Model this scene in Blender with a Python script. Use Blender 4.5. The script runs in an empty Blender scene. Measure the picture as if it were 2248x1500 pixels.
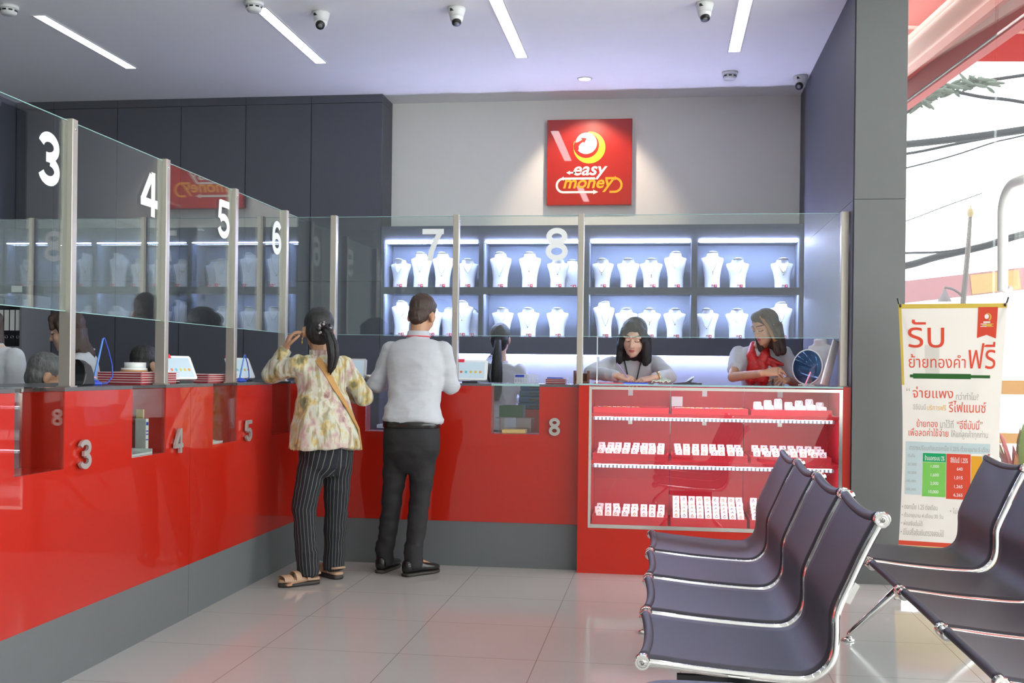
import bpy, bmesh, math, random
from mathutils import Vector, Matrix

random.seed(11)
SC = bpy.context.scene
COL = SC.collection

# ------------------------------------------------------------------ camera, world, exposure
F_PX, ROLL, YAW, CAM_H = 2398.0, 0.0118, math.atan(331 / 2398.0), 1.25
cam_d = bpy.data.cameras.new('camera')
cam_d.sensor_width = 36.0
cam_d.lens = F_PX / 2248.0 * 36.0
cam_d.shift_y = 61.0 / 2248.0
cam_d.clip_end = 300
cam = bpy.data.objects.new('camera', cam_d)
COL.objects.link(cam)
R_ = Vector((math.cos(YAW), math.sin(YAW), 0))
F_ = Vector((-math.sin(YAW), math.cos(YAW), 0))
U_ = Vector((0, 0, 1))
cr = R_ * math.cos(ROLL) + U_ * math.sin(ROLL)
cu = U_ * math.cos(ROLL) - R_ * math.sin(ROLL)
mw = Matrix((cr, cu, -F_)).transposed().to_4x4()
mw.translation = Vector((0, 0, CAM_H))
cam.matrix_world = mw
SC.camera = cam

SC.view_settings.view_transform = 'Standard'
SC.view_settings.look = 'None'
SC.view_settings.exposure = 0.80
SC.view_settings.gamma = 1.0
SC.view_settings.use_curve_mapping = False
SC.cycles.max_bounces = 10
SC.cycles.transparent_max_bounces = 24
SC.cycles.glossy_bounces = 5
SC.cycles.diffuse_bounces = 4
SC.cycles.sample_clamp_indirect = 6.0
SC.cycles.caustics_reflective = True
SC.cycles.caustics_refractive = False

SKY = 4.6
STRIP = 7.5
world = bpy.data.worlds.new('overcast_sky')
SC.world = world
world.use_nodes = True
wn = world.node_tree
bg = wn.nodes['Background']
tc = wn.nodes.new('ShaderNodeTexCoord')
sx = wn.nodes.new('ShaderNodeSeparateXYZ')
rp = wn.nodes.new('ShaderNodeValToRGB')
rp.color_ramp.elements[0].position = 0.0
rp.color_ramp.elements[0].color = (0.80, 0.84, 0.84, 1)
rp.color_ramp.elements[1].position = 0.6
rp.color_ramp.elements[1].color = (0.93, 0.97, 1.0, 1)
wn.links.new(tc.outputs['Generated'], sx.inputs[0])
wn.links.new(sx.outputs['Z'], rp.inputs[0])
wn.links.new(rp.outputs[0], bg.inputs['Color'])
bg.inputs['Strength'].default_value = SKY

# street front: direction along the glass (towards the camera) and outward normal
FA = math.radians(6.36)
FT = Vector((math.sin(FA), -math.cos(FA), 0))
FN = Vector((math.cos(FA), math.sin(FA), 0))
FP = Vector((1.95, 6.0, 0))


def fac(s, o, z):
    return FP + FT * s + FN * o + Vector((0, 0, z))


# daylight portal in the shopfront opening (guides sky sampling, emits nothing itself)
pl = bpy.data.lights.new('shopfront_daylight', 'AREA')
pl.shape = 'RECTANGLE'
pl.size, pl.size_y = 11.6, 3.5
pl.cycles.is_portal = True
po = bpy.data.objects.new('shopfront_daylight', pl)
COL.objects.link(po)
pm = Matrix((FT, Vector((0, 0, 1)), FN)).transposed().to_4x4()
pm.translation = fac(2.7, 0.05, 1.8)
po.matrix_world = pm

# ------------------------------------------------------------------ mesh helper
V = Vector


class B:
    def __init__(s):
        s.v, s.f, s.m, s.s = [], [], [], []

    def add(s, vs, fs, mi=0, sm=False):
        k = len(s.v)
        s.v += [V(p) for p in vs]
        for f in fs:
            s.f.append([k + i for i in f])
            s.m.append(mi)
            s.s.append(sm)
        return s

    def box(s, x0, x1, y0, y1, z0, z1, mi=0):
        return s.obox(V(((x0 + x1) / 2, (y0 + y1) / 2, (z0 + z1) / 2)), V((abs(x1 - x0) / 2, 0, 0)), V((0, abs(y1 - y0) / 2, 0)), V((0, 0, abs(z1 - z0) / 2)), mi)

    def obox(s, c, a, b, d, mi=0):
        c = V(c)
        vs = [c + a * i + b * j + d * k for k in (-1, 1) for j in (-1, 1) for i in (-1, 1)]
        return s.add(vs, [(0, 2, 3, 1), (4, 5, 7, 6), (0, 1, 5, 4), (2, 6, 7, 3), (0, 4, 6, 2), (1, 3, 7, 5)], mi)

    def loft(s, rings, mi=0, sm=True, cap=True, closed=False):
        n = len(rings[0])
        vs = [p for r in rings for p in r]
        fs = []
        m = len(rings)
        for i in range(m if closed else m - 1):
            i2 = (i + 1) % m
            for j in range(n):
                fs.append((i * n + j, i * n + (j + 1) % n, i2 * n + (j + 1) % n, i2 * n + j))
        if cap and not closed:
            fs.append(tuple(range(n))[::-1])
            fs.append(tuple((m - 1) * n + j for j in range(n)))
        return s.add(vs, fs, mi, sm)

    @staticmethod
    def ring(c, u, w, n=16, e=2.0):
        out = []
        for i in range(n):
            t = 2 * math.pi * i / n
            a, b = math.cos(t), math.sin(t)
            if e != 2.0:
                a = math.copysign(abs(a) ** (2 / e), a)
                b = math.copysign(abs(b) ** (2 / e), b)
            out.append(V(c) + u * a + w * b)
        return out

    @staticmethod
    def perp(d):
        d = d.normalized()
        a = V((0, 0, 1)) if abs(d.z) < 0.9 else V((1, 0, 0))
        u = d.cross(a).normalized()
        return u, d.cross(u).normalized()

    def cyl(s, p0, p1, r0, r1=None, n=18, mi=0, sm=True):
        p0, p1 = V(p0), V(p1)
        r1 = r0 if r1 is None else r1
        u, w = s.perp(p1 - p0)
        return s.loft([s.ring(p0, u * r0, w * r0, n), s.ring(p1, u * r1, w * r1, n)], mi, sm)

    def capsule(s, p0, p1, r0, r1=None, n=14, mi=0):
        p0, p1 = V(p0), V(p1)
        r1 = r0 if r1 is None else r1
        d = (p1 - p0)
        d = d.normalized() if d.length > 1e-6 else V((0, 0, 1))
        u, w = s.perp(d)
        rs = []
        for a in (-75, -45, -15):
            t = math.radians(a)
            rs.append(s.ring(p0 + d * r0 * math.sin(t), u * r0 * math.cos(t), w * r0 * math.cos(t), n))
        for a in (15, 45, 75):
            t = math.radians(a)
            rs.append(s.ring(p1 + d * r1 * math.sin(t), u * r1 * math.cos(t), w * r1 * math.cos(t), n))
        return s.loft(rs, mi)

    def tube(s, pts, r, n=10, mi=0, closed=False, cap=True):
        pts = [V(p) for p in pts]
        m = len(pts)
        rings = []
        u = None
        for i, p in enumerate(pts):
            if closed:
                d = (pts[(i + 1) % m] - pts[i - 1]).normalized()
            else:
                d = (pts[min(i + 1, m - 1)] - pts[max(i - 1, 0)]).normalized()
            if u is None:
                u, _ = s.perp(d)
            u = (u - d * u.dot(d)).normalized()
            w = d.cross(u)
            rr = r[i] if isinstance(r, (list, tuple)) else r
            rings.append(s.ring(p, u * rr, w * rr, n))
        return s.loft(rings, mi, True, cap, closed)

    def ell(s, c, rx, ry, rz, ax=None, nu=20, nv=12, mi=0):
        ax = ax or (V((1, 0, 0)), V((0, 1, 0)), V((0, 0, 1)))
        rings = []
        for i in range(nv):
            t = -math.pi / 2 + math.pi * (i + 0.35) / (nv - 0.3)
            rings.append(s.ring(V(c) + ax[2] * rz * math.sin(t), ax[0] * rx * math.cos(t), ax[1] * ry * math.cos(t), nu))
        return s.loft(rings, mi)

    def prism(s, poly, o, u, w, n, d, mi=0, sm=False):
        o, u, w, n = V(o), V(u), V(w), V(n)
        k = len(poly)
        vs = [o + u * p[0] + w * p[1] for p in poly] + [o + u * p[0] + w * p[1] + n * d for p in poly]
        fs = [tuple(range(k))[::-1], tuple(range(k, 2 * k))] + [(i, (i + 1) % k, k + (i + 1) % k, k + i) for i in range(k)]
        return s.add(vs, fs, mi, sm)

    def ribbon(s, pts, wd, o, u, w, n, d, mi=0, closed=False):
        pts = [V((p[0], p[1])) for p in pts]
        m = len(pts)
        a, b = [], []
        for i, p in enumerate(pts):
            if closed:
                t0, t1 = (p - pts[i - 1]).normalized(), (pts[(i + 1) % m] - p).normalized()
            else:
                t1 = (pts[min(i + 1, m - 1)] - pts[max(i, 0)]) if i < m - 1 else p - pts[i - 1]
                t0 = (p - pts[i - 1]) if i > 0 else t1
                t0, t1 = t0.normalized(), t1.normalized()
            n0, n1 = V((-t0.y, t0.x)), V((-t1.y, t1.x))
            nn = (n0 + n1)
            nn = nn.normalized() if nn.length > 1e-6 else n0
            k = wd / 2 / max(0.5, nn.dot(n0))
            a.append(p + nn * k)
            b.append(p - nn * k)
        o, u, w, n = V(o), V(u), V(w), V(n)
        vs = []
        for off in (0, d):
            for q in (a, b):
                vs += [o + u * p.x + w * p.y + n * off for p in q]
        fs = []
        for i in range(m if closed else m - 1):
            j = (i + 1) % m
            fs += [(i, j, m + j, m + i), (2 * m + i, 3 * m + i, 3 * m + j, 2 * m + j), (i, 2 * m + i, 2 * m + j, j), (m + i, m + j, 3 * m + j, 3 * m + i)]
        if not closed:
            fs += [(0, m, 3 * m, 2 * m), (m - 1, 3 * m - 1, 4 * m - 1, 2 * m - 1)]
        return s.add(vs, fs, mi)

    def text(s, body, o, u, w, n, W=None, H=None, d=0.001, bold=0.0, shear=0.0, mi=0):
        """lettering fitted into a W x H box whose lower left corner is o"""
        c = bpy.data.curves.new('t', 'FONT')
        c.body, c.offset, c.shear, c.size, c.resolution_u = body, bold, shear, 1.0, 3
        t = bpy.data.objects.new('t', c)
        COL.objects.link(t)
        dg = bpy.context.evaluated_depsgraph_get()
        me = bpy.data.meshes.new_from_object(t.evaluated_get(dg))
        xs = [p.co.x for p in me.vertices]
        ys = [p.co.y for p in me.vertices]
        if xs:
            x0, x1, y0, y1 = min(xs), max(xs), min(ys), max(ys)
            if H is None:
                kx = ky = W / (x1 - x0)
            elif W is None:
                kx = ky = H / (y1 - y0)
            else:
                kx, ky = W / (x1 - x0), H / (y1 - y0)
            o, u, w, n = V(o), V(u), V(w), V(n)
            s.add([o + u * ((p.co.x - x0) * kx) + w * ((p.co.y - y0) * ky) + n * d for p in me.vertices], [tuple(p.vertices) for p in me.polygons], mi)
        bpy.data.objects.remove(t)
        bpy.data.curves.remove(c)
        bpy.data.meshes.remove(me)
        return s

    def mesh(s, name, fix=True):
        me = bpy.data.meshes.new(name)
        me.from_pydata([tuple(p) for p in s.v], [], s.f)
        me.polygons.foreach_set('material_index', s.m)
        me.polygons.foreach_set('use_smooth', s.s)
        if fix:
            bm = bmesh.new()
            bm.from_mesh(me)
            bmesh.ops.recalc_face_normals(bm, faces=bm.faces)
            bm.to_mesh(me)
            bm.free()
        me.update()
        return me


def link(name, me, mats, root=None, parent=None, base=None, bev=0.0):
    for m in (mats if isinstance(mats, (list, tuple)) else [mats]):
        me.materials.append(m)
    o = bpy.data.objects.new(name, me)
    COL.objects.link(o)
    if parent is None:
        if base is None:
            xs = [v.co for v in me.vertices]
            base = V(((min(p.x for p in xs) + max(p.x for p in xs)) / 2, (min(p.y for p in xs) + max(p.y for p in xs)) / 2, min(p.z for p in xs)))
        base = V(base)
        o['o0'] = tuple(base)
        me.transform(Matrix.Translation(-base))
        o.location = base
    else:
        r = parent
        while r.parent:
            r = r.parent
        me.transform(Matrix.Translation(-V(r['o0'])))
        o.parent = parent
    if bev:
        md = o.modifiers.new('edge', 'BEVEL')
        md.width, md.segments, md.limit_method = bev, 2, 'ANGLE'
    return o


def thing(name, b, mats, label, cat, group=None, base=None, bev=0.0):
    """a top-level thing that is a mesh (parts may be parented to it)"""
    o = link(name, b.mesh(name) if isinstance(b, B) else b, mats, base=base, bev=bev)
    tag(o, label, cat, group)
    return o


def holder(name, base, label, cat, group=None):
    o = bpy.data.objects.new(name, None)
    o.empty_display_size = 0.1
    COL.objects.link(o)
    o.location = base
    o['o0'] = tuple(V(base))
    tag(o, label, cat, group)
    return o


def part(name, b, mats, parent, label=None, bev=0.0):
    o = link(name, b.mesh(name) if isinstance(b, B) else b, mats, parent=parent, bev=bev)
    if label:
        o['label'] = label
    return o


def tag(o, label, cat, group=None):
    o['label'], o['category'] = label, cat
    if group:
        o['group'] = group


def struct(name, b, mats, bev=0.0, parent=None, label=None):
    o = link(name, b.mesh(name), mats, base=(0, 0, 0) if parent is None else None, parent=parent, bev=bev)
    if parent is None:
        o['kind'] = 'structure'
        if label:
            o['label'], o['category'] = label, name.split('_')[0]
    return o


def dup(root, delta=(0, 0, 0), label=None, rot=0.0, group=None):
    """copy of a thing together with its parts and sub-parts"""
    r = root.copy()
    COL.objects.link(r)
    r.location = V(root.location) + V(delta)
    r.rotation_euler = (0, 0, rot)
    if label:
        r['label'] = label
    if group:
        r['group'] = group
    for ch in list(root.children):
        c = ch.copy()
        COL.objects.link(c)
        c.parent = r
        for g in list(ch.children):
            q = g.copy()
            COL.objects.link(q)
            q.parent = c
    return r


def remeshed(b, voxel, smooth=3, name='m', fac_=0.5):
    me = b.mesh('tmp', fix=True)
    o = bpy.data.objects.new('tmp', me)
    COL.objects.link(o)
    r = o.modifiers.new('r', 'REMESH')
    r.mode, r.voxel_size, r.use_smooth_shade = 'VOXEL', voxel, True
    if smooth:
        q = o.modifiers.new('s', 'SMOOTH')
        q.factor, q.iterations = fac_, smooth
    dg = bpy.context.evaluated_depsgraph_get()
    out = bpy.data.meshes.new_from_object(o.evaluated_get(dg))
    out.name = name
    bpy.data.objects.remove(o)
    bpy.data.meshes.remove(me)
    out.polygons.foreach_set('use_smooth', [True] * len(out.polygons))
    return out


# ------------------------------------------------------------------ materials
def M(name, col, rough=0.5, metal=0.0, spec=0.5, coat=0.0, var=0.06, vscale=8.0, bump=0.0, bscale=60.0, emit=None, estr=0.0, sheen=0.0, stretch=None):
    m = bpy.data.materials.new(name)
    m.use_nodes = True
    nt = m.node_tree
    p = nt.nodes['Principled BSDF']
    p.inputs['Roughness'].default_value = rough
    p.inputs['Metallic'].default_value = metal
    p.inputs['Specular IOR Level'].default_value = spec
    p.inputs['Coat Weight'].default_value = coat
    p.inputs['Coat Roughness'].default_value = 0.02
    if sheen:
        p.inputs['Sheen Weight'].default_value = sheen
    tcn = nt.nodes.new('ShaderNodeTexCoord')
    mp = nt.nodes.new('ShaderNodeMapping')
    if stretch:
        mp.inputs['Scale'].default_value = stretch
    nt.links.new(tcn.outputs['Object'], mp.inputs[0])
    nz = nt.nodes.new('ShaderNodeTexNoise')
    nz.inputs['Scale'].default_value = vscale
    nz.inputs['Detail'].default_value = 3
    nt.links.new(mp.outputs[0], nz.inputs['Vector'])
    mx = nt.nodes.new('ShaderNodeMix')
    mx.data_type = 'RGBA'
    c = V(col[:3])
    mx.inputs['A'].default_value = (*(c * (1 - var)), 1)
    mx.inputs['B'].default_value = (*[min(1, q * (1 + var)) for q in c], 1)
    nt.links.new(nz.outputs[0], mx.inputs['Factor'])
    nt.links.new(mx.outputs['Result'], p.inputs['Base Color'])
    if bump:
        n2 = nt.nodes.new('ShaderNodeTexNoise')
        n2.inputs['Scale'].default_value = bscale
        n2.inputs['Detail'].default_value = 2
        nt.links.new(mp.outputs[0], n2.inputs['Vector'])
        bp = nt.nodes.new('ShaderNodeBump')
        bp.inputs['Strength'].default_value = bump
        bp.inputs['Distance'].default_value = 0.01
        nt.links.new(n2.outputs[0], bp.inputs['Height'])
        nt.links.new(bp.outputs[0], p.inputs['Normal'])
    if emit:
        p.inputs['Emission Color'].default_value = (*emit, 1)
        p.inputs['Emission Strength'].default_value = estr
    return m


def glass_mat(name, tint=(0.93, 0.97, 0.96), f0=0.05, fr=0.9):
    m = bpy.data.materials.new(name)
    m.use_nodes = True
    nt = m.node_tree
    nt.nodes.clear()
    out = nt.nodes.new('ShaderNodeOutputMaterial')
    tr = nt.nodes.new('ShaderNodeBsdfTransparent')
    tr.inputs[0].default_value = (*tint, 1)
    gl = nt.nodes.new('ShaderNodeBsdfGlossy')
    gl.inputs['Roughness'].default_value = 0.0
    gl.inputs['Color'].default_value = (0.95, 0.97, 0.97, 1)
    lw = nt.nodes.new('ShaderNodeLayerWeight')
    lw.inputs['Blend'].default_value = 0.5
    pw = nt.nodes.new('ShaderNodeMath')
    pw.operation = 'POWER'
    pw.inputs[1].default_value = 3.2
    mr = nt.nodes.new('ShaderNodeMath')
    mr.operation = 'MULTIPLY_ADD'
    mr.inputs[1].default_value = fr
    mr.inputs[2].default_value = f0
    mx = nt.nodes.new('ShaderNodeMixShader')
    nt.links.new(lw.outputs['Facing'], pw.inputs[0])
    nt.links.new(pw.outputs[0], mr.inputs[0])
    nt.links.new(mr.outputs[0], mx.inputs[0])
    nt.links.new(tr.outputs[0], mx.inputs[1])
    nt.links.new(gl.outputs[0], mx.inputs[2])
    nt.links.new(mx.outputs[0], out.inputs[0])
    return m


def floor_mat():
    m = M('floor_porcelain_tile', (0.46, 0.45, 0.435), rough=0.10, spec=0.55, var=0.05, vscale=2.0)
    nt = m.node_tree
    p = nt.nodes['Principled BSDF']
    src = p.inputs['Base Color'].links[0].from_socket
    tcn = nt.nodes.new('ShaderNodeTexCoord')
    sep = nt.nodes.new('ShaderNodeSeparateXYZ')
    nt.links.new(tcn.outputs['Object'], sep.inputs[0])
    outs = []
    for ax, off, size in (('X', 0.525, 0.61), ('Y', -4.663, 0.62)):
        a = nt.nodes.new('ShaderNodeMath'); a.operation = 'ADD'; a.inputs[1].default_value = off + size * 40
        b = nt.nodes.new('ShaderNodeMath'); b.operation = 'MODULO'; b.inputs[1].default_value = size
        c = nt.nodes.new('ShaderNodeMath'); c.operation = 'LESS_THAN'; c.inputs[1].default_value = 0.0042
        nt.links.new(sep.outputs[ax], a.inputs[0]); nt.links.new(a.outputs[0], b.inputs[0]); nt.links.new(b.outputs[0], c.inputs[0])
        outs.append(c)
    mxm = nt.nodes.new('ShaderNodeMath'); mxm.operation = 'MAXIMUM'
    nt.links.new(outs[0].outputs[0], mxm.inputs[0]); nt.links.new(outs[1].outputs[0], mxm.inputs[1])
    mix = nt.nodes.new('ShaderNodeMix'); mix.data_type = 'RGBA'
    mix.inputs['B'].default_value = (0.27, 0.25, 0.23, 1)
    nt.links.new(mxm.outputs[0], mix.inputs['Factor']); nt.links.new(src, mix.inputs['A'])
    nt.links.new(mix.outputs['Result'], p.inputs['Base Color'])
    return m


def blouse_mat():
    m = M('blouse_print', (0.62, 0.58, 0.47), rough=0.85, var=0.0, bump=0.25, bscale=14, sheen=0.2)
    nt = m.node_tree
    p = nt.nodes['Principled BSDF']
    tcn = nt.nodes.new('ShaderNodeTexCoord')

    def noise(scale, st):
        mp = nt.nodes.new('ShaderNodeMapping'); mp.inputs['Scale'].default_value = st
        n = nt.nodes.new('ShaderNodeTexNoise'); n.inputs['Scale'].default_value = scale; n.inputs['Detail'].default_value = 4
        nt.links.new(tcn.outputs['Object'], mp.inputs[0]); nt.links.new(mp.outputs[0], n.inputs['Vector'])
        return n.outputs[0]

    def ramp(src, stops):
        r = nt.nodes.new('ShaderNodeValToRGB')
        el = r.color_ramp.elements
        for i, (pos, c) in enumerate(stops):
            e = el[i] if i < 2 else el.new(pos)
            e.position, e.color = pos, (*c, 1)
        nt.links.new(src, r.inputs[0])
        return r.outputs[0]
    patches = ramp(noise(13, (1, 1, 0.7)), [(0.32, (0.36, 0.22, 0.24)), (0.40, (0.50, 0.36, 0.33)), (0.46, (0.54, 0.50, 0.40)), (0.53, (0.52, 0.53, 0.45)), (0.60, (0.56, 0.42, 0.17)), (0.68, (0.20, 0.19, 0.11))])
    stripe = ramp(noise(26, (1, 1, 0.06)), [(0.36, (0.62, 0.56, 0.42)), (0.46, (1, 1, 1)), (0.56, (1.0, 1.0, 1.0)), (0.60, (0.70, 0.66, 0.52))])
    mx = nt.nodes.new('ShaderNodeMix'); mx.data_type = 'RGBA'; mx.blend_type = 'MULTIPLY'; mx.inputs['Factor'].default_value = 1.0
    nt.links.new(patches, mx.inputs['A']); nt.links.new(stripe, mx.inputs['B'])
    nt.links.new(mx.outputs['Result'], p.inputs['Base Color'])
    return m


def stripe_mat(name, base, line, step=0.021, width=0.0026):
    """pinstripes running down each leg: spaced along the 'stripe' attribute (arc length round the leg)"""
    m = M(name, base, rough=0.9, var=0.15, bump=0.2, bscale=16)
    nt = m.node_tree
    p = nt.nodes['Principled BSDF']
    src = p.inputs['Base Color'].links[0].from_socket
    at = nt.nodes.new('ShaderNodeAttribute'); at.attribute_name = 'stripe'
    a = nt.nodes.new('ShaderNodeMath'); a.operation = 'ADD'; a.inputs[1].default_value = 10.0
    b = nt.nodes.new('ShaderNodeMath'); b.operation = 'MODULO'; b.inputs[1].default_value = step
    c = nt.nodes.new('ShaderNodeMath'); c.operation = 'LESS_THAN'; c.inputs[1].default_value = width
    nt.links.new(at.outputs['Fac'], a.inputs[0]); nt.links.new(a.outputs[0], b.inputs[0]); nt.links.new(b.outputs[0], c.inputs[0])
    mix = nt.nodes.new('ShaderNodeMix'); mix.data_type = 'RGBA'
    mix.inputs['B'].default_value = (*line, 1)
    nt.links.new(c.outputs[0], mix.inputs['Factor']); nt.links.new(src, mix.inputs['A'])
    nt.links.new(mix.outputs['Result'], p.inputs['Base Color'])
    return m


def folds(me, amp, scale, seed=0.0, w=None, ridge=False):
    """cloth folds: move the vertices along their normals by stretched noise"""
    from mathutils import noise
    S = V(scale)
    off = V((seed, seed * 1.7, -seed))
    co = []
    for v in me.vertices:
        q = V((v.co.x * S.x, v.co.y * S.y, v.co.z * S.z)) + off
        if ridge:
            n = 0.7 - 2.2 * abs(noise.noise(q)) - 0.9 * abs(noise.noise(q * 1.9 + off))
        else:
            n = noise.noise(q) + 0.5 * noise.noise(q * 2.1)
        k = amp * (w(v.co) if w else 1.0)
        co.append(v.co + v.normal * (n * k))
    for v, c in zip(me.vertices, co):
        v.co = c
    me.update()
    return me


m_floor = floor_mat()
m_ceil = M('ceiling_white_paint', (0.90, 0.90, 0.88), rough=0.9, var=0.02)
m_wall = M('wall_white_paint', (0.80, 0.79, 0.76), rough=0.85, var=0.02)
m_grey = M('grey_laminate', (0.094, 0.096, 0.115), rough=0.55, spec=0.3, var=0.06, vscale=30, stretch=(8, 8, 0.6))
m_greyd = M('grey_laminate_gap', (0.02, 0.02, 0.024), rough=0.8)
m_shelfgrey = M('shelf_grey_laminate', (0.10, 0.11, 0.13), rough=0.5, spec=0.3, var=0.04)
m_column = M('column_grey_panel', (0.135, 0.143, 0.142), rough=0.55, spec=0.3, var=0.04)
m_plinth = M('plinth_grey_panel', (0.125, 0.135, 0.14), rough=0.4, spec=0.4, var=0.05, vscale=3)
m_red = M('red_lacquered_glass', (0.43, 0.013, 0.004), rough=0.32, coat=0.9, spec=0.25, var=0.02)
m_redm = M('red_painted_board', (0.48, 0.018, 0.008), rough=0.28, spec=0.4, var=0.03)
m_redin = M('red_case_lining', (0.58, 0.020, 0.040), rough=0.35, spec=0.4, var=0.03)
m_top = M('worktop_dark_stone', (0.10, 0.10, 0.105), rough=0.25, var=0.1, vscale=40)
m_steel = M('brushed_steel', (0.50, 0.46, 0.40), rough=0.38, metal=0.75, var=0.08, vscale=20, stretch=(30, 30, 0.5))
m_chrome = M('chrome', (0.80, 0.80, 0.78), rough=0.07, metal=1.0, var=0.01)
m_mirrorsteel = M('polished_steel_trim', (0.72, 0.70, 0.66), rough=0.16, metal=1.0, var=0.05)
m_glass = glass_mat('partition_glass')
m_cglass = glass_mat('case_glass', (0.97, 0.985, 0.98), 0.05, 0.7)
m_wglass = glass_mat('shopfront_glass', (0.96, 0.98, 0.97), 0.04, 0.30)
m_gedge = M('glass_edge', (0.30, 0.52, 0.50), rough=0.15, spec=0.6, emit=None)
m_white = M('white_decal', (0.80, 0.82, 0.82), rough=0.5, var=0.01)
m_num = M('satin_metal_number', (0.47, 0.45, 0.42), rough=0.42, metal=0.7, var=0.04)
m_black = M('black_plastic', (0.012, 0.012, 0.014), rough=0.4, var=0.1)
m_wplastic = M('white_plastic', (0.74, 0.75, 0.74), rough=0.35, var=0.02)
m_strip = M('led_ceiling_diffuser', (0.9, 0.9, 0.9), emit=(0.93, 0.96, 1.0), estr=STRIP)
m_ledb = M('hidden_strip_cool', (0.9, 0.9, 0.95), emit=(0.50, 0.60, 1.0), estr=130)
m_leddot = M('led_dot_cool', (0.9, 0.9, 0.95), emit=(0.58, 0.60, 1.0), estr=230)
m_ledc = M('led_strip_case', (0.9, 0.9, 0.95), emit=(0.95, 0.92, 1.0), estr=1.0)
m_casefill = M('case_fill_glow', (0.9, 0.9, 0.95), emit=(0.97, 0.86, 1.0), estr=20)  # unseen glow added to brighten the inside of the case
m_ledback = M('led_strip_counter', (0.9, 0.9, 0.95), emit=(0.50, 0.58, 1.0), estr=17)
m_niche = M('niche_lining_pale', (0.17, 0.185, 0.235), rough=0.6, var=0.02)
m_bust = M('white_bust_leatherette', (0.78, 0.79, 0.80), rough=0.5, var=0.03, bump=0.08, bscale=200)
m_bustedge = M('bust_red_trim', (0.6, 0.25, 0.2), rough=0.5)
m_gold = M('gold', (0.85, 0.60, 0.25), rough=0.25, metal=1.0)
m_silver = M('silver', (0.62, 0.62, 0.66), rough=0.25, metal=1.0)
m_tagred = M('tag_red_print', (0.70, 0.02, 0.05), rough=0.5)
m_tagwhite = M('tag_white_print', (0.82, 0.80, 0.80), rough=0.5)
m_card = M('white_card', (0.80, 0.78, 0.80), rough=0.6)
m_sling = M('charcoal_mesh_sling', (0.040, 0.037, 0.052), rough=0.50, spec=0.45, var=0.12, vscale=220, bump=0.15, bscale=400)
m_skin = M('skin_tan', (0.46, 0.245, 0.145), rough=0.5, var=0.08, vscale=14)
m_skinf = M('skin_fair', (0.58, 0.36, 0.26), rough=0.5, var=0.06, vscale=14)
m_lip = M('lips', (0.42, 0.10, 0.09), rough=0.4)
m_brow = M('brow_hair', (0.03, 0.018, 0.012), rough=0.7)
m_hairb = M('black_hair', (0.010, 0.009, 0.009), rough=0.42, var=0.4, vscale=40, bump=0.5, bscale=60, stretch=(6, 6, 0.6))
m_hairbr = M('brown_hair', (0.040, 0.018, 0.010), rough=0.42, var=0.45, vscale=40, bump=0.5, bscale=60, stretch=(6, 6, 0.6))
m_hairg = M('grey_hair', (0.10, 0.10, 0.10), rough=0.55, var=0.75, vscale=45, bump=0.5, bscale=60, stretch=(1.5, 1.5, 0.6))
m_hairhi = M('highlight_hair', (0.30, 0.13, 0.04), rough=0.45, var=0.3, vscale=50)
m_shirt = M('white_shirt_cotton', (0.46, 0.475, 0.51), rough=0.85, var=0.03, bump=0.5, bscale=11, sheen=0.2, stretch=(0.7, 0.7, 1.6))
m_trouser = M('black_trouser_cloth', (0.014, 0.014, 0.016), rough=0.8, var=0.2, bump=0.5, bscale=12)
m_leather = M('black_leather', (0.012, 0.012, 0.012), rough=0.22, var=0.1)
m_pin = stripe_mat('pinstripe_trousers', (0.010, 0.012, 0.018), (0.16, 0.15, 0.13))
m_blouse = blouse_mat()
m_strap = M('tan_woven_strap', (0.50, 0.27, 0.09), rough=0.8, var=0.25, vscale=160, bump=0.4, bscale=300)
m_sandal = M('beige_sandal_leather', (0.42, 0.27, 0.17), rough=0.55, var=0.1)
m_sole = M('dark_sole', (0.03, 0.025, 0.022), rough=0.6)
m_scarf = M('red_scarf_silk', (0.50, 0.012, 0.012), rough=0.45, var=0.95, vscale=75)
m_blue = M('blue_plastic', (0.02, 0.06, 0.45), rough=0.35)
m_traypink = M('pink_acrylic_tray', (0.42, 0.05, 0.07), rough=0.2, spec=0.6, var=0.15)
m_trayclear = M('clear_acrylic_rim', (0.62, 0.45, 0.46), rough=0.15, spec=0.7)
m_screen = M('tablet_screen', (0.25, 0.32, 0.38), rough=0.15, emit=(0.45, 0.55, 0.62), estr=0.35)
m_paper = M('paper_white', (0.75, 0.74, 0.70), rough=0.8)
m_wood = M('brown_wood', (0.14, 0.05, 0.022), rough=0.5, var=0.3, vscale=30, stretch=(1, 1, 8))
m_green = M('green_plastic', (0.01, 0.07, 0.022), rough=0.4)
m_bluebox = M('blue_storage_box', (0.005, 0.06, 0.16), rough=0.45)
m_clear = glass_mat('clear_plastic', (0.86, 0.86, 0.90), 0.10, 0.7)
m_yellow = M('yellow_folder', (0.70, 0.50, 0.16), rough=0.6)

# ================================================================== the setting
X = V((1, 0, 0)); Y = V((0, 1, 0)); Z = V((0, 0, 1))
CEIL = 3.58
b = B()
def facx(y):
    return FP.x + (6.0 - y) * math.tan(FA)


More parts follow.
